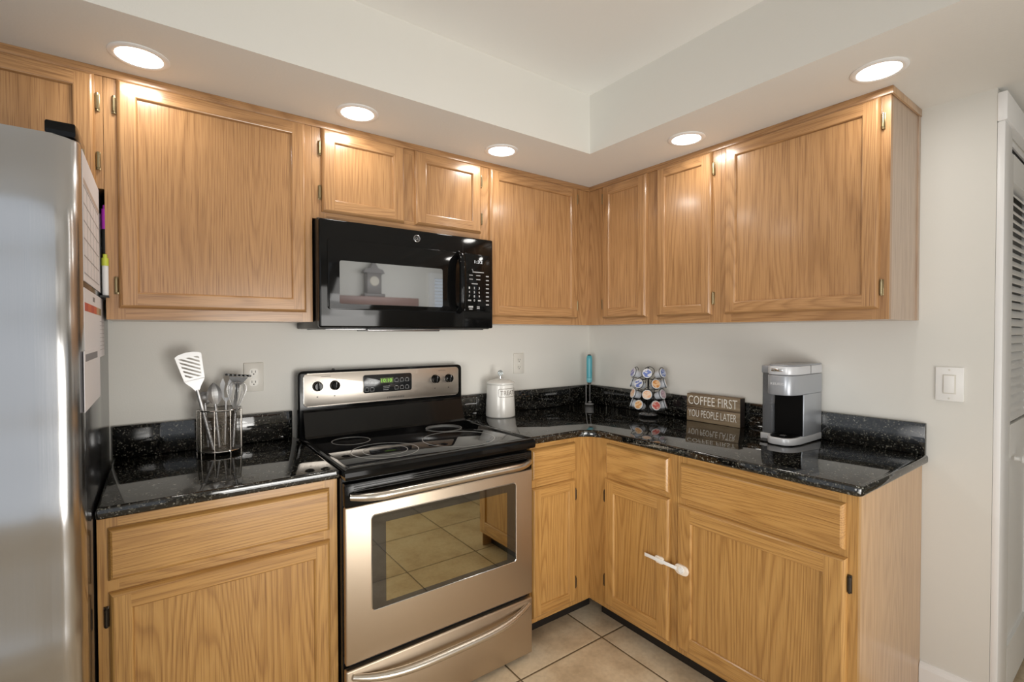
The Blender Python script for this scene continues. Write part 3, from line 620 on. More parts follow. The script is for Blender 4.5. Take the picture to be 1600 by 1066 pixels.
# oven door
OD = BACK(-0.625); TH = 0.035
dm = MB(OD); dm.box(RX0+0.001, RX1-0.001, 0.792, 0.868, 0.0, TH-0.003, 'black_gloss', 0.004); dm.box(RX0+0.008, RX1-0.008, 0.270, 0.80, 0.0, 0.02, 'black_enamel')
od = dm.build('oven_door', t, 40)
sk = MB(OD); sk.box(RX0+0.001, RX1-0.001, 0.272, 0.791, 0.012, TH, 'steel_oven', 0.005, 3); sk.build('door_skin', od, 50)
wn = MB(OD); wn.prism(rrect(-1.680, -1.082, 0.430, 0.749, 0.012), TH-0.002, TH+0.0012, 'oven_frame_glass'); wo = wn.build('oven_window', od, 30)
q = MB(OD); q.tube([OD(a, b, TH+0.0008) for a, b in rrect(-1.6815, -1.0805, 0.4285, 0.7505, 0.0135)], 0.0016, 'chrome', 8, closed=True); q.build('window_bead', wo)
q = MB(OD); q.box(-1.632, -1.126, 0.447, 0.719, TH+0.0010, TH+0.0018, 'oven_glass'); q.build('inner_pane', wo, 0)
q = MB(OD)
for k in range(4): q.box(RX0+0.03, RX1-0.03, 0.838+0.0075*k, 0.8415+0.0075*k, TH-0.004, TH-0.001, 'black_satin', 0.001)
q.build('vent_slots', od, 30)
hp = []
for k in range(25):
    s_ = k/24; a = RX0+0.020+(RX1-RX0-0.040)*s_; edge = min(s_, 1-s_)*2
    w_ = TH + 0.004 + 0.042*(1-(1-min(edge/0.28, 1))**2.2); hp.append(OD(a, 0.826, w_))
q = MB(); q.tube(hp, [0.012+0.0025*min(1, min(k, 24-k)/3) for k in range(25)], 'steel_bar', 16, flat=((0, 0, 1), 1.0)); q.build('oven_handle', od, 60)
# drawer
sd = MB(OD); sd.box(RX0+0.001, RX1-0.001, 0.020, 0.254, 0.008, TH, 'steel_oven', 0.006, 3); so = sd.build('storage_drawer', t, 50)
hp = []
for k in range(29):
    s_ = k/28; a = RX0+0.022+(RX1-RX0-0.044)*s_; e = abs(2*s_-1)
    hp.append(OD(a, 0.200+0.032*e**3.2, TH+0.002+0.034*(1-e**4)))
q = MB(); q.tube(hp, [0.011+0.006*(1-abs(2*k/28-1)**3) for k in range(29)], 'steel_bar', 16, flat=((0, 0, 1), 0.9)); q.build('drawer_handle', so, 60)
q = MB(OD); q.box(RX0+0.02, RX1-0.02, 0.255, 0.271, 0.0, 0.012, 'black_void'); q.build('drawer_gap', t, 0)
for x in (RX0+0.05, RX1-0.05):
    for y in (-0.57, -0.1):
        q = MB(); q.lathe([(0.0, 0), (0.016, 0), (0.016, 0.02), (0.01, 0.03), (0, 0.03)], (x, y, 0), 'black_satin', 16); q.build('foot', t)

# ------------------------------------------------------------------ microwave
MX0, MX1, MZ0, MZ1, MY = -1.766, -0.992, 1.380, 1.793, -0.370
t = thing('microwave', 'black over-the-range microwave with a grey window mounted under the small cabinet doors', 'microwave', (-1.379, -0.19, MZ0))
m = MB(); m.box(MX0+0.002, MX1-0.002, -0.335, -0.004, 1.377, MZ1, 'black_satin', 0.003); m.build('body', t, 30)
MF = BACK(-0.335)
q = MB(MF); q.box(MX0, MX1, MZ0, MZ1-0.006, 0.0, 0.030, 'black_gloss', 0.007, 3); fo = q.build('front_frame', t, 50)
q = MB(MF); q.prism(rrect(-1.737, -1.155, 1.449, 1.714, 0.010), 0.028, 0.035, 'black_gloss', 0.003, 2); md = q.build('door', t, 45)
q = MB(MF); q.prism(rrect(-1.693, -1.257, 1.470, 1.634, 0.008), 0.034, 0.0362, 'microwave_glass'); q.build('window', md, 30)
q = MB(MF)
q.tube([MF(-1.175, 1.455, 0.030), MF(-1.175, 1.470, 0.058), MF(-1.175, 1.50, 0.066), MF(-1.175, 1.58, 0.069), MF(-1.175, 1.66, 0.066), MF(-1.175, 1.695, 0.058), MF(-1.175, 1.709, 0.030)], [0.013, 0.0145, 0.015, 0.015, 0.015, 0.0145, 0.013], 'black_gloss', 16); q.build('handle', md, 60)
q = MB(MF); q.prism(rrect(-1.150, -1.004, 1.452, 1.714, 0.010), 0.028, 0.0345, 'black_gloss', 0.003, 2); cpn = q.build('control_panel', t, 45)
q = MB(MF); w_ = 0.0346
put_text(q, '1:32', -1.094, 1.673, 0.042, 0.013, w_, 'led_white'); q.build('clock_digits', cpn, 0); q = MB(MF)
def dash(a0, a1, b, hgt=0.0035): q.box(a0, a1, b-hgt/2, b+hgt/2, w_, w_+0.0003, 'label_grey')
dash(-1.105, -1.045, 1.633); 
for b_ in (1.618, 1.600):
    dash(-1.122, -1.104, b_); dash(-1.086, -1.064, b_)
dash(-1.110, -1.078, 1.580); q.build('menu_captions', cpn, 0); q = MB(MF)
for k, ch in enumerate(('1', '2', '3', '4', '5', '6', '7', '8', '9')):
    put_text(q, ch, -1.125+0.026*(k % 3), 1.556-0.0185*(k//3), 0.006, 0.010, w_, 'label_white')
put_text(q, '0', -1.099, 1.5005, 0.006, 0.010, w_, 'label_white'); dash(-1.129, -1.113, 1.505, 0.006); dash(-1.077, -1.062, 1.505, 0.006)
q.build('number_keys', cpn, 0); q = MB(MF)
for k in range(8): dash(-1.034, -1.018, 1.617-0.0185*k, 0.005)
q.build('side_keys', cpn, 0); q = MB(MF)
dash(-1.127, -1.103, 1.476, 0.008); dash(-1.124, -1.106, 1.466, 0.004); dash(-1.083, -1.068, 1.477, 0.004); dash(-1.083, -1.068, 1.470, 0.004)
q.build('start_keys', cpn, 0)
q = MB(MF); q.lathe([(0.0, 0.0), (0.0145, 0.0), (0.0145, 0.002), (0.0, 0.002)], MF(-1.374, 1.752, 0.030), 'display_black', 32, (0, -1, 0))
q.ring(MF(-1.374, 1.752, 0.032), 0.0140, 0.0011, 'emblem_grey', 40, 6, (0, -1, 0)); q.ring(MF(-1.374, 1.752, 0.032), 0.0112, 0.0005, 'emblem_grey', 40, 6, (0, -1, 0))
put_text(q, 'GE', -1.3815, 1.7465, 0.015, 0.0105, 0.0324, 'emblem_grey'); q.build('emblem', t, 40)
for z0_, z1_ in ((1.385, 1.449), (1.716, 1.786)):
    q = MB(MF); q.box(-1.1535, -1.1515, z0_, z1_, 0.0296, 0.0303, 'black_void'); q.build('panel_seam', fo, 0)
q = MB(); q.box(MX0+0.03, MX1-0.03, -0.33, -0.05, 1.372, 1.377, 'emblem_grey', 0.002); q.box(-1.58, -1.26, -0.352, -0.22, 1.366, 1.3775, 'black_satin', 0.004); q.build('underside_grille', t, 40)

# ------------------------------------------------------------------ wall plates
def outlet(x, z, label):
    t_ = thing('wall_outlet', label, 'outlet', (x, -0.001, z-0.06), 'duplex outlets on the back wall')
    F = BACK(0); q = MB(F); q.box(x-0.036, x+0.036, z-0.059, z+0.059, 0.0005, 0.006, 'plastic_cream', 0.002); q.build('plate', t_, 40)
    for dz in (-0.021, 0.021):
        q = MB(F); q.prism(rrect(x-0.0165, x+0.0165, z+dz-0.0145, z+dz+0.0145, 0.011), 0.006, 0.0075, 'plastic_cream'); r_ = q.build('receptacle', t_, 30)
        q = MB(F); q.box(x-0.0075, x-0.0055, z+dz-0.003, z+dz+0.007, 0.0075, 0.0079, 'slot_dark'); q.box(x+0.0055, x+0.0075, z+dz-0.003, z+dz+0.006, 0.0075, 0.0079, 'slot_dark'); q.box(x-0.0022, x+0.0022, z+dz-0.0105, z+dz-0.006, 0.0075, 0.0079, 'slot_dark'); q.build('slots', r_, 0)
    q = MB(F); q.lathe([(0, 0.002), (0.003, 0.0015), (0.0035, 0)], F(x, z, 0.006), 'plastic_white', 12, (0, -1, 0)); q.build('screw', t_)
outlet(-1.933, 1.179, 'white duplex outlet on the wall between the utensils and the range')
outlet(-0.571, 1.183, 'white duplex outlet on the wall above the treat canister')
F = RIGHT(0); t = thing('light_switch', 'white rocker light switch on the wall near the closet door', 'light switch', (-0.001, -1.769, 1.115))
q = MB(F); q.box(1.731, 1.808, 1.116, 1.236, 0.0005, 0.008, 'plastic_white', 0.003); q.build('plate', t, 40)
q = MB(F); q.box(1.7515, 1.7875, 1.142, 1.210, 0.007, 0.0082, 'plastic_cream'); q.box(1.7535, 1.7855, 1.144, 1.208, 0.008, 0.0125, 'plastic_white', 0.002); ro = q.build('rocker', t, 30)
q = MB(F); 
for v in (1.126, 1.226): q.lathe([(0, 0.0015), (0.0028, 0.001), (0.0032, 0)], F(1.7695, v, 0.008), 'plastic_cream', 12, (-1, 0, 0))
q.build('screws', t)

# ------------------------------------------------------------------ utensil holder and utensils
HX, HY, HR, HZ = -2.064, -0.118, 0.073, ZTOP
t = thing('utensil_holder', 'round chrome wire utensil holder on the counter beside the refrigerator', 'utensil holder', (HX, HY, HZ))
q = MB()
for k in range(30): q.ring((HX, HY, HZ+0.018+0.0048*k), HR, 0.00095, 'steel_wire', 40, 4)
q.build('wire_mesh', t, 60)
q = MB()
for k in range(9):
    a = 2*PI*k/9+0.2; x, y = HX+(HR+0.001)*math.cos(a), HY+(HR+0.001)*math.sin(a); q.tube([(x, y, HZ), (x, y, HZ+0.162)], 0.0012, 'steel_wire', 6)
q.build('uprights', t)
q = MB(); q.ring((HX, HY, HZ+0.162), HR, 0.0026, 'chrome', 48, 8); q.build('rim', t); q = MB(); q.ring((HX, HY, HZ+0.012), HR, 0.0026, 'chrome', 48, 8); q.build('base_ring', t)
q = MB(); q.lathe([(0, 0.010), (HR-0.002, 0.010), (HR-0.002, 0.012), (0, 0.012)], (HX, HY, HZ), 'black_satin', 40); q.build('base_plate', t)
ZF = HZ+0.0125
def blade(q, pts, th, nrm, m_):
    """thin curved plate: outline points in space, pushed by th along nrm"""
    nrm = Vector(nrm).normalized(); A = [q.bm.verts.new(Vector(p)) for p in pts]; B = [q.bm.verts.new(Vector(p)+nrm*th) for p in pts]; i = q.mi(m_)
    q.bm.faces.new(A[::-1]).material_index = i; q.bm.faces.new(B).material_index = i
    for k in range(len(A)): q.bm.faces.new((A[k], A[(k+1) % len(A)], B[(k+1) % len(A)], B[k])).material_index = i
def UT(origin, lean, face=(0, -1, 0)):
    """local frame of a utensil: s along the handle, c across, n towards the room"""
    d = Vector(lean).normalized(); n = (Vector(face) - d*Vector(face).dot(d)).normalized(); c = d.cross(n) * -1
    o = Vector(origin)
    return lambda s_, c_, n_=0.0: o + d*s_ + c*c_ + n*n_
# slotted turner, leaning left
t = thing('slotted_turner', 'steel slotted turner leaning left out of the wire holder', 'utensil', (-2.088, -0.145, ZF))
G = UT((-2.088, -0.145, ZF+0.003), (-0.072, 0.018, 0.34), (0.05, -1, 0.1))
q = MB(); q.tube([G(0, 0), G(0.05, 0), G(0.12, 0), G(0.20, 0), G(0.228, 0)], [0.006, 0.0075, 0.007, 0.006, 0.006], 'steel_utensil', 12, flat=((0, -1, 0), 0.55)); q.build('handle', t, 60)
q = MB(); blade(q, [G(0.225, -0.006), G(0.225, 0.006), G(0.24, 0.014), G(0.262, 0.030), G(0.268, 0.032), G(0.268, -0.032), G(0.262, -0.030), G(0.24, -0.014)], 0.0015, (0, -1, 0), 'steel_utensil'); q.build('neck', t, 30)
q = MB(); z0, z1, hw0, hw1 = 0.266, 0.362, 0.032, 0.042
def hw(s_): return hw0+(hw1-hw0)*(s_-z0)/(z1-z0)
def clip(poly, f):
    out = []
    for k in range(len(poly)):
        A, B = poly[k], poly[(k+1) % len(poly)]; fa, fb = f(A), f(B)
        if fa >= 0: out.append(A)
        if fa*fb < 0: r_ = fa/(fa-fb); out.append((A[0]+(B[0]-A[0])*r_, A[1]+(B[1]-A[1])*r_))
    return out
sa, sb, mg = z0+0.010, z1-0.012, 0.009
blade(q, [G(z0, -hw0), G(z0, hw0), G(sa, hw(sa)), G(sa, -hw(sa))], 0.0015, (0, -1, 0), 'steel_utensil')
blade(q, [G(sb, -hw(sb)), G(sb, hw(sb)), G(z1-0.004, hw1-0.001), G(z1+0.002, hw1-0.010), G(z1+0.006, 0.014), G(z1+0.007, 0.0), G(z1+0.006, -0.014), G(z1+0.002, -hw1+0.010), G(z1-0.004, -hw1+0.001)], 0.0015, (0, -1, 0), 'steel_utensil')
for sgn in (-1, 1): blade(q, [G(sa, sgn*hw(sa)), G(sb, sgn*hw(sb)), G(sb, sgn*(hw(sb)-mg)), G(sa, sgn*(hw(sa)-mg))], 0.0015, (0, -1, 0), 'steel_utensil')
for k in range(-6, 14):            # slanted bars between the slots
    p0 = sa + 0.0150*k; wd_ = 0.0078
    P_ = [(p0-0.62*0.06, -0.06), (p0+0.62*0.06, 0.06), (p0+wd_+0.62*0.06, 0.06), (p0+wd_-0.62*0.06, -0.06)]
    for f_ in (lambda c: c[0]-sa, lambda c: sb-c[0], lambda c: hw(c[0])-mg+0.0005-c[1], lambda c: hw(c[0])-mg+0.0005+c[1]):
        P_ = clip(P_, f_) if len(P_) > 2 else P_
    if len(P_) > 2: blade(q, [G(*c) for c in P_], 0.0013, (0, -1, 0), 'steel_utensil')
q.build('blade', t, 30)
# solid serving spoon and pierced ladle in the middle
t = thing('serving_spoon', 'steel serving spoon standing between the turner and the whisk', 'utensil', (-2.066, -0.114, ZF))
G = UT((-2.066, -0.114, ZF+0.003), (-0.018, 0.002, 0.25), (0.25, -1, 0.1))
q = MB(); q.tube([G(0, 0), G(0.08, 0), G(0.165, 0)], [0.006, 0.006, 0.0045], 'steel_utensil', 10, flat=((0, -1, 0), 0.5)); q.build('handle', t, 60)
q = MB(); rows = []
for k in range(11):
    s_ = 0.16+0.085*k/10; wv = 0.026*math.sin(PI*min(max(k/10*0.94+0.05, 0), 1))**0.75; rows.append([G(s_, wv*c, -0.012*(1-c*c)*math.sin(PI*k/10)) for c in [-1, -.6, -.2, .2, .6, 1]])
for A, B in zip(rows, rows[1:]):
    for k in range(5): q.face([A[k], A[k+1], B[k+1], B[k]], 'steel_utensil')
q.build('bowl', t, 60)
t = thing('serving_fork', 'steel pierced serving tool with a pointed tip right of the spoon', 'utensil', (-2.045, -0.085, ZF))
G = UT((-2.045, -0.085, ZF+0.003), (0.008, 0.01, 0.25), (-0.2, -1, 0.1))
q = MB(); q.tube([G(0, 0), G(0.08, 0), G(0.17, 0)], [0.006, 0.006, 0.0045], 'steel_utensil', 10, flat=((0, -1, 0), 0.5)); q.build('handle', t, 60)
q = MB()
for sgn in (-1, 1): blade(q, [G(0.165, sgn*0.003), G(0.185, sgn*0.006), G(0.21, sgn*0.008), G(0.236, sgn*0.004), G(0.258, sgn*0.012), G(0.235, sgn*0.021), G(0.205, sgn*0.021), G(0.18, sgn*0.012)][::sgn], 0.0015, (0, -1, 0), 'steel_utensil')
blade(q, [G(0.165, -0.004), G(0.165, 0.004), G(0.182, 0.007), G(0.182, -0.007)], 0.0015, (0, -1, 0), 'steel_utensil'); q.build('head', t, 30)
# cooking spoon with bowl on the left behind the turner
t = thing('ladle', 'steel ladle low in the holder behind the turner handle', 'utensil', (-2.100, -0.087, ZF))
G = UT((-2.100, -0.087, ZF+0.003), (-0.010, 0.004, 0.2), (0.4, -1, 0.3))
q = MB(); q.tube([G(0, 0), G(0.07, 0), G(0.166, 0)], [0.0055, 0.0055, 0.0045], 'steel_utensil', 10, flat=((0, -1, 0), 0.5)); q.build('handle', t, 60)
q = MB(); q.lathe([(0.0, -0.022), (0.012, -0.020), (0.021, -0.013), (0.026, 0.0), (0.0245, 0.0), (0.020, -0.011), (0.011, -0.018), (0, -0.02)], G(0.186, 0.0, 0.0), 'steel_utensil', 24, (0.5, -1, 0.35)); q.build('bowl', t, 60)
# whisk
t = thing('whisk', 'steel balloon whisk on the right side of the wire holder', 'utensil', (-2.025, -0.140, ZF))
G = UT((-2.025, -0.140, ZF+0.004), (0.022, 0.012, 0.30), (0, -1, 0))
q = MB(); q.tube([G(0, 0), G(0.06, 0), G(0.125, 0)], [0.0065, 0.008, 0.006], 'steel_utensil', 12); q.build('handle', t, 60)
q = MB()
for k in range(8):
    a = PI*k/8; P = []
    for j in range(25):
        u = -1+2*j/24; s_ = 0.125+0.118*(1-abs(u)**2.6)
        wv = 0.033*math.sin(PI*0.5*min(1, (1-abs(u))*2.2)) if abs(u) > 0.5455 else 0.033*math.sin(PI*0.5*abs(u)/0.5455)
        P.append(G(s_, math.copysign(wv, u)*math.cos(a), math.copysign(wv, u)*math.sin(a)))
    q.tube(P, 0.0008, 'stand_wire', 6)
q.build('wires', t)
# black potato masher
t = thing('potato_masher', 'black potato masher with a ridged head standing behind the whisk', 'utensil', (-2.027, -0.098, ZF))
G = UT((-2.027, -0.098, ZF+0.003), (0.032, 0.014, 0.29), (0.1, -1, 0.25))
q = MB(); q.tube([G(0, 0), G(0.08, 0), G(0.20, 0), G(0.235, 0)], [0.007, 0.008, 0.006, 0.008], 'nylon_black', 12); q.build('handle', t, 60)
q = MB()
blade(q, [G(0.232, -0.012), G(0.232, 0.012), G(0.262, 0.034), G(0.262, -0.034)], 0.006, (0, -1, 0), 'nylon_black')
q.build('neck', t, 30)
q = MB(); q.tube([G(0.268, -0.042+0.084*k/24, 0.012*math.sin(k*PI/2)) for k in range(25)], 0.0042, 'nylon_black', 8)
for k in range(6): q.tube([G(0.268, -0.036+0.0145*k, -0.014), G(0.268, -0.036+0.0145*k, 0.016)], 0.0036, 'nylon_black', 8)
q.build('ridged_head', t, 50)

# ------------------------------------------------------------------ treat canister
CX, CY, CR = -0.768, -0.102, 0.078
t = thing('canister', 'white ceramic treat canister with a glass knob on the counter right of the range', 'canister', (CX, CY, ZTOP))
q = MB(); q.lathe([(0, 0.0), (CR-0.004, 0.0), (CR+0.0005, 0.004), (CR+0.0008, 0.02), (CR-0.002, 0.08), (CR-0.006, 0.165), (CR-0.007, 0.171), (CR-0.011, 0.172), (0, 0.172)], (CX, CY, ZTOP), 'ceramic', 56); q.build('jar', t, 40)
q = MB(); q.lathe([(0, 0.172), (CR-0.007, 0.172), (CR-0.003, 0.175), (CR-0.0025, 0.181), (CR-0.006, 0.185), (0.05, 0.194), (0.02, 0.201), (0.008, 0.202), (0, 0.202)], (CX, CY, ZTOP), 'ceramic', 56); lid = q.build('lid', t, 40)
q = MB(); q.lathe([(0.009, 0.201), (0.009, 0.205), (0.006, 0.209), (0.006, 0.214), (0, 0.214)], (CX, CY, ZTOP), 'chrome', 20); q.lathe([(0, 0.211), (0.007, 0.214), (0.013, 0.222), (0.0145, 0.230), (0.012, 0.239), (0.006, 0.245), (0, 0.246)], (CX, CY, ZTOP), 'glass_knob', 20); q.build('knob', lid, 30)
ca = math.atan2(-2.24-CY, -2.2554-CX)    # direction from the canister to the viewer's side of the room
def on_jar(s_, z, out=0.0006):
    r = CR+0.0008-0.007*max(0, z-0.02)/0.15+out; a = TA0 + s_/CR
    return Vector((CX+r*math.cos(a), CY+r*math.sin(a), ZTOP+z))
TA0 = ca + math.radians(-8)
g, fs = text_geo('TREATS', 0.104, 0.024)
q = MB(); q.add([on_jar(0.010+a, 0.119+b_) for a, b_ in g], fs, 'letter_brown')
fr_pts = rrect(0.0, 0.124, 0.110, 0.152, 0.008)
dense = []
for i in range(len(fr_pts)):
    a, b_ = fr_pts[i], fr_pts[(i+1) % len(fr_pts)]; nn = max(1, int(math.dist(a, b_)/0.008))
    for k in range(nn): dense.append((a[0]+(b_[0]-a[0])*k/nn, a[1]+(b_[1]-a[1])*k/nn))
q.tube([on_jar(a, b_, 0.0002) for a, b_ in dense], 0.0012, 'letter_brown', 6, closed=True); q.build('lettering', t, 0)

# ------------------------------------------------------------------ milk frother on its stand
FX, FY = -0.088, -0.090
t = thing('milk_frother', 'teal handheld milk frother on a wire stand in the counter corner', 'frother', (FX, FY, ZTOP))
q = MB(); q.lathe([(0, 0.305), (0.011, 0.305), (0.0165, 0.298), (0.018, 0.285), (0.0175, 0.20), (0.017, 0.167)], (FX, FY, ZTOP), 'teal_plastic', 28); q.build('handle', t, 40)
q = MB(); q.lathe([(0.017, 0.166), (0.0185, 0.163), (0.0175, 0.145), (0.012, 0.138)], (FX, FY, ZTOP), 'teal_light', 28); q.build('collar', t, 40)
q = MB(); q.lathe([(0.0125, 0.139), (0.013, 0.134), (0.009, 0.128), (0, 0.126)], (FX, FY, ZTOP), 'black_satin', 20); q.ring((FX, FY, ZTOP+0.134), 0.0150, 0.0020, 'chrome', 28, 8); q.build('stand_clip', t, 40)
q = MB(); q.lathe([(0, 0.310), (0.009, 0.310), (0.012, 0.305)], (FX, FY, ZTOP), 'black_satin', 20); q.build('button', t, 40)
q = MB(); q.tube([(FX+0.005, FY, ZTOP+0.13), (FX+0.005, FY, ZTOP+0.02)], 0.0018, 'stand_wire', 8); q.ring((FX+0.005, FY, ZTOP+0.016), 0.009, 0.0022, 'stand_wire', 24, 8); q.build('whisk_shaft', t)
q = MB(); px, py = FX-0.016, FY+0.012
q.tube([(px, py, ZTOP+0.134), (px, py, ZTOP+0.022), (px-0.007, py-0.004, ZTOP+0.004)], 0.0020, 'stand_wire', 8); q.ring((FX, FY, ZTOP+0.0030), 0.025, 0.0028, 'stand_wire', 32, 8); q.build('wire_stand', t)

# ------------------------------------------------------------------ coffee pod carousel and pods
PX, PY = -0.118, -0.562
rows_z = (1.142, 1.086, 1.030, 0.974)
t = thing('pod_carousel', 'black wire carousel full of coffee pods on the counter right of the corner', 'carousel', (PX, PY, ZTOP))
q = MB(); q.lathe([(0, 0), (0.050, 0.0), (0.052, 0.004), (0.046, 0.010), (0.016, 0.014), (0, 0.014)], (PX, PY, ZTOP), 'wire_black', 32); q.lathe([(0.050, 0.0065), (0.046, 0.0112), (0.034, 0.0150), (0.018, 0.017), (0, 0.017)], (PX, PY, ZTOP), 'emblem_grey', 32); q.build('base', t, 40)
q = MB(); q.tube([(PX, PY, ZTOP+0.01), (PX, PY, 1.175)], 0.005, 'wire_black', 10); q.build('pole', t)
toCam = math.atan2(-2.24-PY, -2.2554-PX)
TILT = math.radians(18); RL = 0.090
pods = []
for ri, z in enumerate(rows_z):
    for k in range(6):
        a = toCam + math.radians(60*k + (0 if ri % 2 == 0 else 30) - 4)
        rel = math.degrees((a-toCam+PI) % (2*PI)-PI)
        pods.append((ri, rel, a, z))
q = MB()
for ri, rel, a, z in pods:
    ax = Vector((math.cos(a)*math.cos(TILT), math.sin(a)*math.cos(TILT), math.sin(TILT))); lidc = Vector((PX+RL*math.cos(a), PY+RL*math.sin(a), z+0.006))
    rc = lidc-ax*0.006; q.ring(rc, 0.0262, 0.0016, 'wire_black', 24, 6, ax)
    q.tube([rc-Vector((0, 0, 0.026)), Vector((PX+0.03*math.cos(a), PY+0.03*math.sin(a), z-0.036)), Vector((PX, PY, z-0.03))], 0.0015, 'wire_black', 6)
q.build('pod_rings', t)
def lid_colours(name, ground, patch):
    m_, nt, b_ = newmat('lid_'+name); L = nt.links.new
    tc = N(nt, 'ShaderNodeTexCoord'); mp = N(nt, 'ShaderNodeMapping'); mp.inputs['Scale'].default_value = (70, 45, 70); L(tc.outputs['Object'], mp.inputs['Vector'])
    n = N(nt, 'ShaderNodeTexNoise'); n.inputs['Scale'].default_value = 1.3; L(mp.outputs[0], n.inputs['Vector'])
    r = ramp(nt, [(0.46, ground), (0.52, patch)]); L(n.outputs['Fac'], r.inputs[0]); L(r.outputs[0], b_.inputs['Base Color']); b_.inputs['Roughness'].default_value = 0.35
WH = (0.72, 0.70, 0.70); BL = (0.09, 0.15, 0.42)
lid_colours('blue', BL, (0.55, 0.60, 0.75)); lid_colours('bluewhite', WH, (0.14, 0.20, 0.50)); lid_colours('lilac', (0.62, 0.56, 0.66), (0.20, 0.22, 0.52)); lid_colours('orange', (0.62, 0.25, 0.06), (0.80, 0.52, 0.30)); lid_colours('peach', (0.80, 0.45, 0.27), (0.82, 0.62, 0.46)); lid_colours('cream', (0.78, 0.55, 0.33), (0.66, 0.33, 0.12)); lid_colours('mauve', (0.42, 0.28, 0.36), (0.62, 0.48, 0.50)); lid_colours('red', (0.70, 0.40, 0.34), (0.55, 0.10, 0.09))
row_name = ('top', 'second', 'third', 'bottom')
pick = {0: {-60: ('lilac', 'left'), 0: ('bluewhite', 'centre'), 60: ('blue', 'right')}, 1: {-90: ('bluewhite', 'far left'), -30: ('bluewhite', 'left'), 30: ('orange', 'right'), 90: ('peach', 'far right')},
        2: {-60: ('peach', 'left'), 0: ('peach', 'centre'), 60: ('mauve', 'right')}, 3: {-90: ('cream', 'far left'), -30: ('cream', 'left'), 30: ('red', 'right'), 90: ('mauve', 'far right')}}
word = {'lilac': 'lilac and blue', 'bluewhite': 'white and blue', 'blue': 'dark blue', 'orange': 'orange brown', 'peach': 'peach orange', 'cream': 'cream and orange', 'mauve': 'mauve', 'red': 'red and pink'}
for ri, rel, a, z in pods:
    near = min(pick[ri], key=lambda d_: abs(d_-rel))
    if abs(near-rel) > 12: continue            # the pods behind the pole are out of sight
    lc, side = pick[ri][near]
    ax = Vector((math.cos(a)*math.cos(TILT), math.sin(a)*math.cos(TILT), math.sin(TILT))); lidc = Vector((PX+RL*math.cos(a), PY+RL*math.sin(a), z+0.006))
    p = thing('coffee_pod', 'coffee pod with %s lid, %s of the %s row on the carousel' % (word[lc], side, row_name[ri]), 'coffee pod', lidc, 'coffee pods on the carousel')
    q = MB(); q.lathe([(0, -0.044), (0.0165, -0.044), (0.018, -0.042), (0.0225, -0.003), (0.0252, -0.003), (0.0255, -0.001), (0.0245, 0.0)], lidc, 'pod_white', 28, ax); q.build('cup', p, 40)
    q = MB(); q.lathe([(0.0245, 0.0), (0.0240, 0.0008), (0.0212, 0.0008), (0.0, 0.0010)], lidc, 'lid_'+lc, 28, ax, mats=['lid_rim', 'lid_rim', 'lid_'+lc]); q.build('lid', p, 40)

# ------------------------------------------------------------------ wooden sign
SX, SU0, SU1, SV1 = -0.068, 0.764, 1.045, 1.051
F = RIGHT(SX)
t = thing('wooden_sign', 'small brown wooden coffee sign with white lettering leaning by the coffee maker', 'sign', (-0.045, -0.905, ZTOP))
q = MB(F); ZM = 0.984
q.box(SU0, SU1, ZM+0.001, SV1, -0.040, 0.0, 'sign_wood', 0.002); q.box(SU0, SU1, ZTOP, ZM-0.001, -0.040, 0.0, 'sign_wood', 0.002); q.box(SU0+0.003, SU1-0.003, ZTOP+0.004, SV1-0.004, -0.042, -0.003, 'sign_edge'); q.box(SU1, SU1+0.0012, ZTOP+0.001, SV1-0.001, -0.040, -0.001, 'sign_edge'); bo = q.build('board', t, 40)
q = MB(F); put_text(q, 'COFFEE FIRST', SU0+0.010, 0.998, 0.258, 0.043, 0.0006, 'sign_letter'); q.build('lettering', t, 0)
q = MB(F); put_text(q, 'YOU PEOPLE LATER', SU0+0.010, 0.936, 0.254, 0.036, 0.0006, 'sign_letter'); q.build('lettering', t, 0)

# ------------------------------------------------------------------ coffee maker
t = thing('coffee_maker', 'slim silver grey single-serve coffee maker near the counter end', 'coffee maker', (-0.15, -1.30, ZTOP))
KX0, KX1, KY0, KY1 = -0.284, -0.024, -1.371, -1.258
def kfoot(xf, r, x1=KX1, y0=KY0, y1=KY1):
    P = [(x1, y0), (x1, y1)]
    P += [(xf+r-r*math.sin(math.radians(a)) , y1-r*0.55+r*0.55*math.cos(math.radians(a))) for a in (0, 18, 36, 54, 72, 90)]
    P += [(xf+r-r*math.cos(math.radians(a)), y0+r*0.55-r*0.55*math.sin(math.radians(a))) for a in (0, 18, 36, 54, 72, 90)]
    return P
q = MB(); q.prism(kfoot(KX0-0.004, 0.070), ZTOP+0.003, ZTOP+0.030, 'maker_light', 0.003, 2); q.build('base', t, 50)
q = MB(); q.prism(kfoot(KX0+0.006, 0.055, -0.19, KY0+0.012, KY1-0.010), ZTOP+0.030, ZTOP+0.0335, 'maker_black'); q.box(-0.245, -0.225, -1.325, -1.305, ZTOP+0.0335, ZTOP+0.0345, 'emblem_grey'); q.build('drip_tray', t, 40)
q = MB(); q.box(-0.186, KX1, KY0, KY1, ZTOP+0.030, 1.112, 'maker_grey', 0.003); bo = q.build('body', t, 40)
q = MB(); q.box(-0.1885, -0.180, KY0+0.004, KY1-0.002, ZTOP+0.032, 1.110, 'maker_black'); q.build('brew_recess', bo, 0)
q = MB(); q.prism(kfoot(KX0, 0.062), 1.112, 1.190, 'maker_grey', 0.003, 2); q.build('brew_head', t, 50)
q = MB(); q.prism(kfoot(KX0+0.003, 0.060), 1.192, 1.226, 'maker_light', 0.003, 2); ld_ = q.build('lid', t, 50)
q = MB(); q.prism(kfoot(KX0+0.008, 0.058, KX1, KY0+0.002, KY1-0.002), 1.226, 1.232, 'maker_grey', 0.003, 2); q.build('lid_top', ld_, 50)
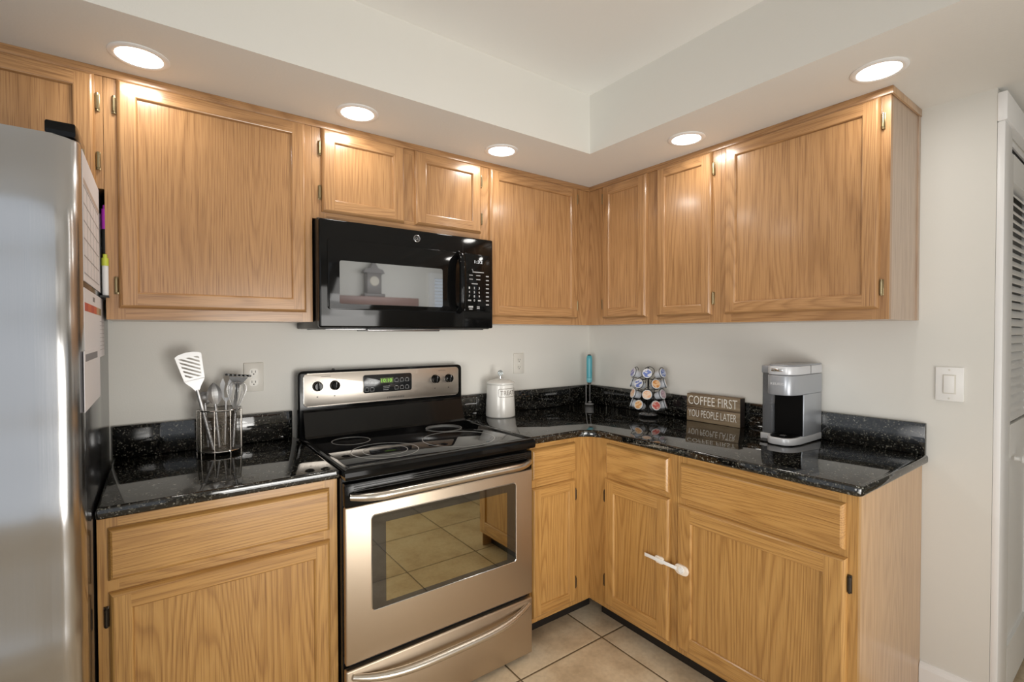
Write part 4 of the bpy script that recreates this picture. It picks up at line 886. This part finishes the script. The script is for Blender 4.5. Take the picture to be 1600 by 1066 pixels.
q = MB(); q.box(KX0-0.004, KX0+0.008, -1.335, -1.290, 1.205, 1.217, 'chrome', 0.003); q.build('lid_handle', ld_, 40)
q = MB(); q.box(-0.130, -0.127, KY0-0.0006, KY0+0.002, 1.194, 1.226, 'slot_dark'); q.build('lid_seam', ld_, 0)
q = MB(RIGHT(KX0-0.0006)); put_text(q, 'KEURIG', 1.288, 1.152, 0.052, 0.0095, 0.0004, 'label_white'); q.build('lettering', t, 0)
q = MB(); q.box(-0.200, KX1-0.004, KY1+0.002, -1.212, ZTOP+0.012, 1.218, 'tank_smoke', 0.006, 3); tk = q.build('water_tank', t, 50)
q = MB(); q.box(-0.2025, KX1-0.002, KY1+0.001, -1.210, 1.190, 1.222, 'maker_grey', 0.004); q.build('tank_lid', tk, 40)
q = MB(); q.box(-0.196, KX1-0.006, KY1+0.006, -1.217, ZTOP+0.02, 1.06, 'maker_black', 0.004); q.build('tank_core', tk, 40)
q = MB(); q.box(-0.205, KX1, KY1+0.001, -1.208, ZTOP, ZTOP+0.026, 'maker_light', 0.003); q.build('tank_base', t, 40)
q = MB(); q.box(-0.26, -0.04, -1.36, -1.22, ZTOP, ZTOP+0.004, 'maker_black'); q.build('feet_pad', t, 0)

# ------------------------------------------------------------------ child-safety latch on the base doors
F = RIGHT(-BD-0.019)
t = thing('child_latch', 'cream plastic child-safety strap latch bridging two base cabinet doors', 'latch', (-BD-0.019, -1.04, 0.43))
q = MB(F); q.prism(rrect(0.995, 1.037, 0.427, 0.455, 0.009), 0.0, 0.007, 'latch_plastic', 0.002, 2); q.build('anchor_pad', t, 40)
q = MB(F); q.prism(rrect(1.088, 1.148, 0.421, 0.459, 0.017), 0.0, 0.007, 'latch_plastic', 0.002, 2); pd = q.build('anchor_pad', t, 40)
q = MB(F); q.ring(F(1.118, 0.440, 0.0075), 0.012, 0.0015, 'plastic_white', 28, 8, (-1, 0, 0)); q.lathe([(0, 0.002), (0.009, 0.002), (0.010, 0.0)], F(1.118, 0.440, 0.007), 'plastic_white', 24, (-1, 0, 0)); q.build('release_button', pd)
q = MB(F); q.box(0.946, 1.098, 0.4335, 0.4475, 0.0075, 0.0105, 'plastic_white', 0.001); q.build('strap', t, 30)

# ------------------------------------------------------------------ far wall, seen in the microwave window
t = thing('wall_shelf', 'dark red-brown wall shelf behind the camera, reflected in the microwave window', 'shelf', (-0.10, -4.3, 1.70))
MB().box(-0.66, 0.45, -4.398, -4.2, 1.70, 1.80, 'shelf_wood', 0.006).build('board', t, 40)
t = thing('mantel_clock', 'dark carved mantel clock on the wall shelf, reflected in the microwave window', 'clock', (-0.11, -4.3, 1.80))
q = MB(); q.box(-0.24, 0.02, -4.37, -4.23, 1.80, 1.84, 'clock_wood', 0.01); q.build('base', t, 40)
q = MB(); q.box(-0.20, -0.02, -4.36, -4.25, 1.84, 2.09, 'clock_wood', 0.008); q.build('case', t, 40)
q = MB(lambda a, b, c: Vector((a, c, b))); q.prism([(-0.24, 2.09), (0.02, 2.09), (0.0, 2.13), (-0.06, 2.15), (-0.085, 2.19), (-0.11, 2.24), (-0.135, 2.19), (-0.16, 2.15), (-0.22, 2.13)], -4.36, -4.25, 'clock_wood'); q.build('pediment', t, 30)
q = MB(); q.lathe([(0.0, 0.006), (0.055, 0.006), (0.060, 0.0)], (-0.11, -4.25, 1.99), 'clock_dial', 32, (0, 1, 0)); q.build('dial', t, 40)
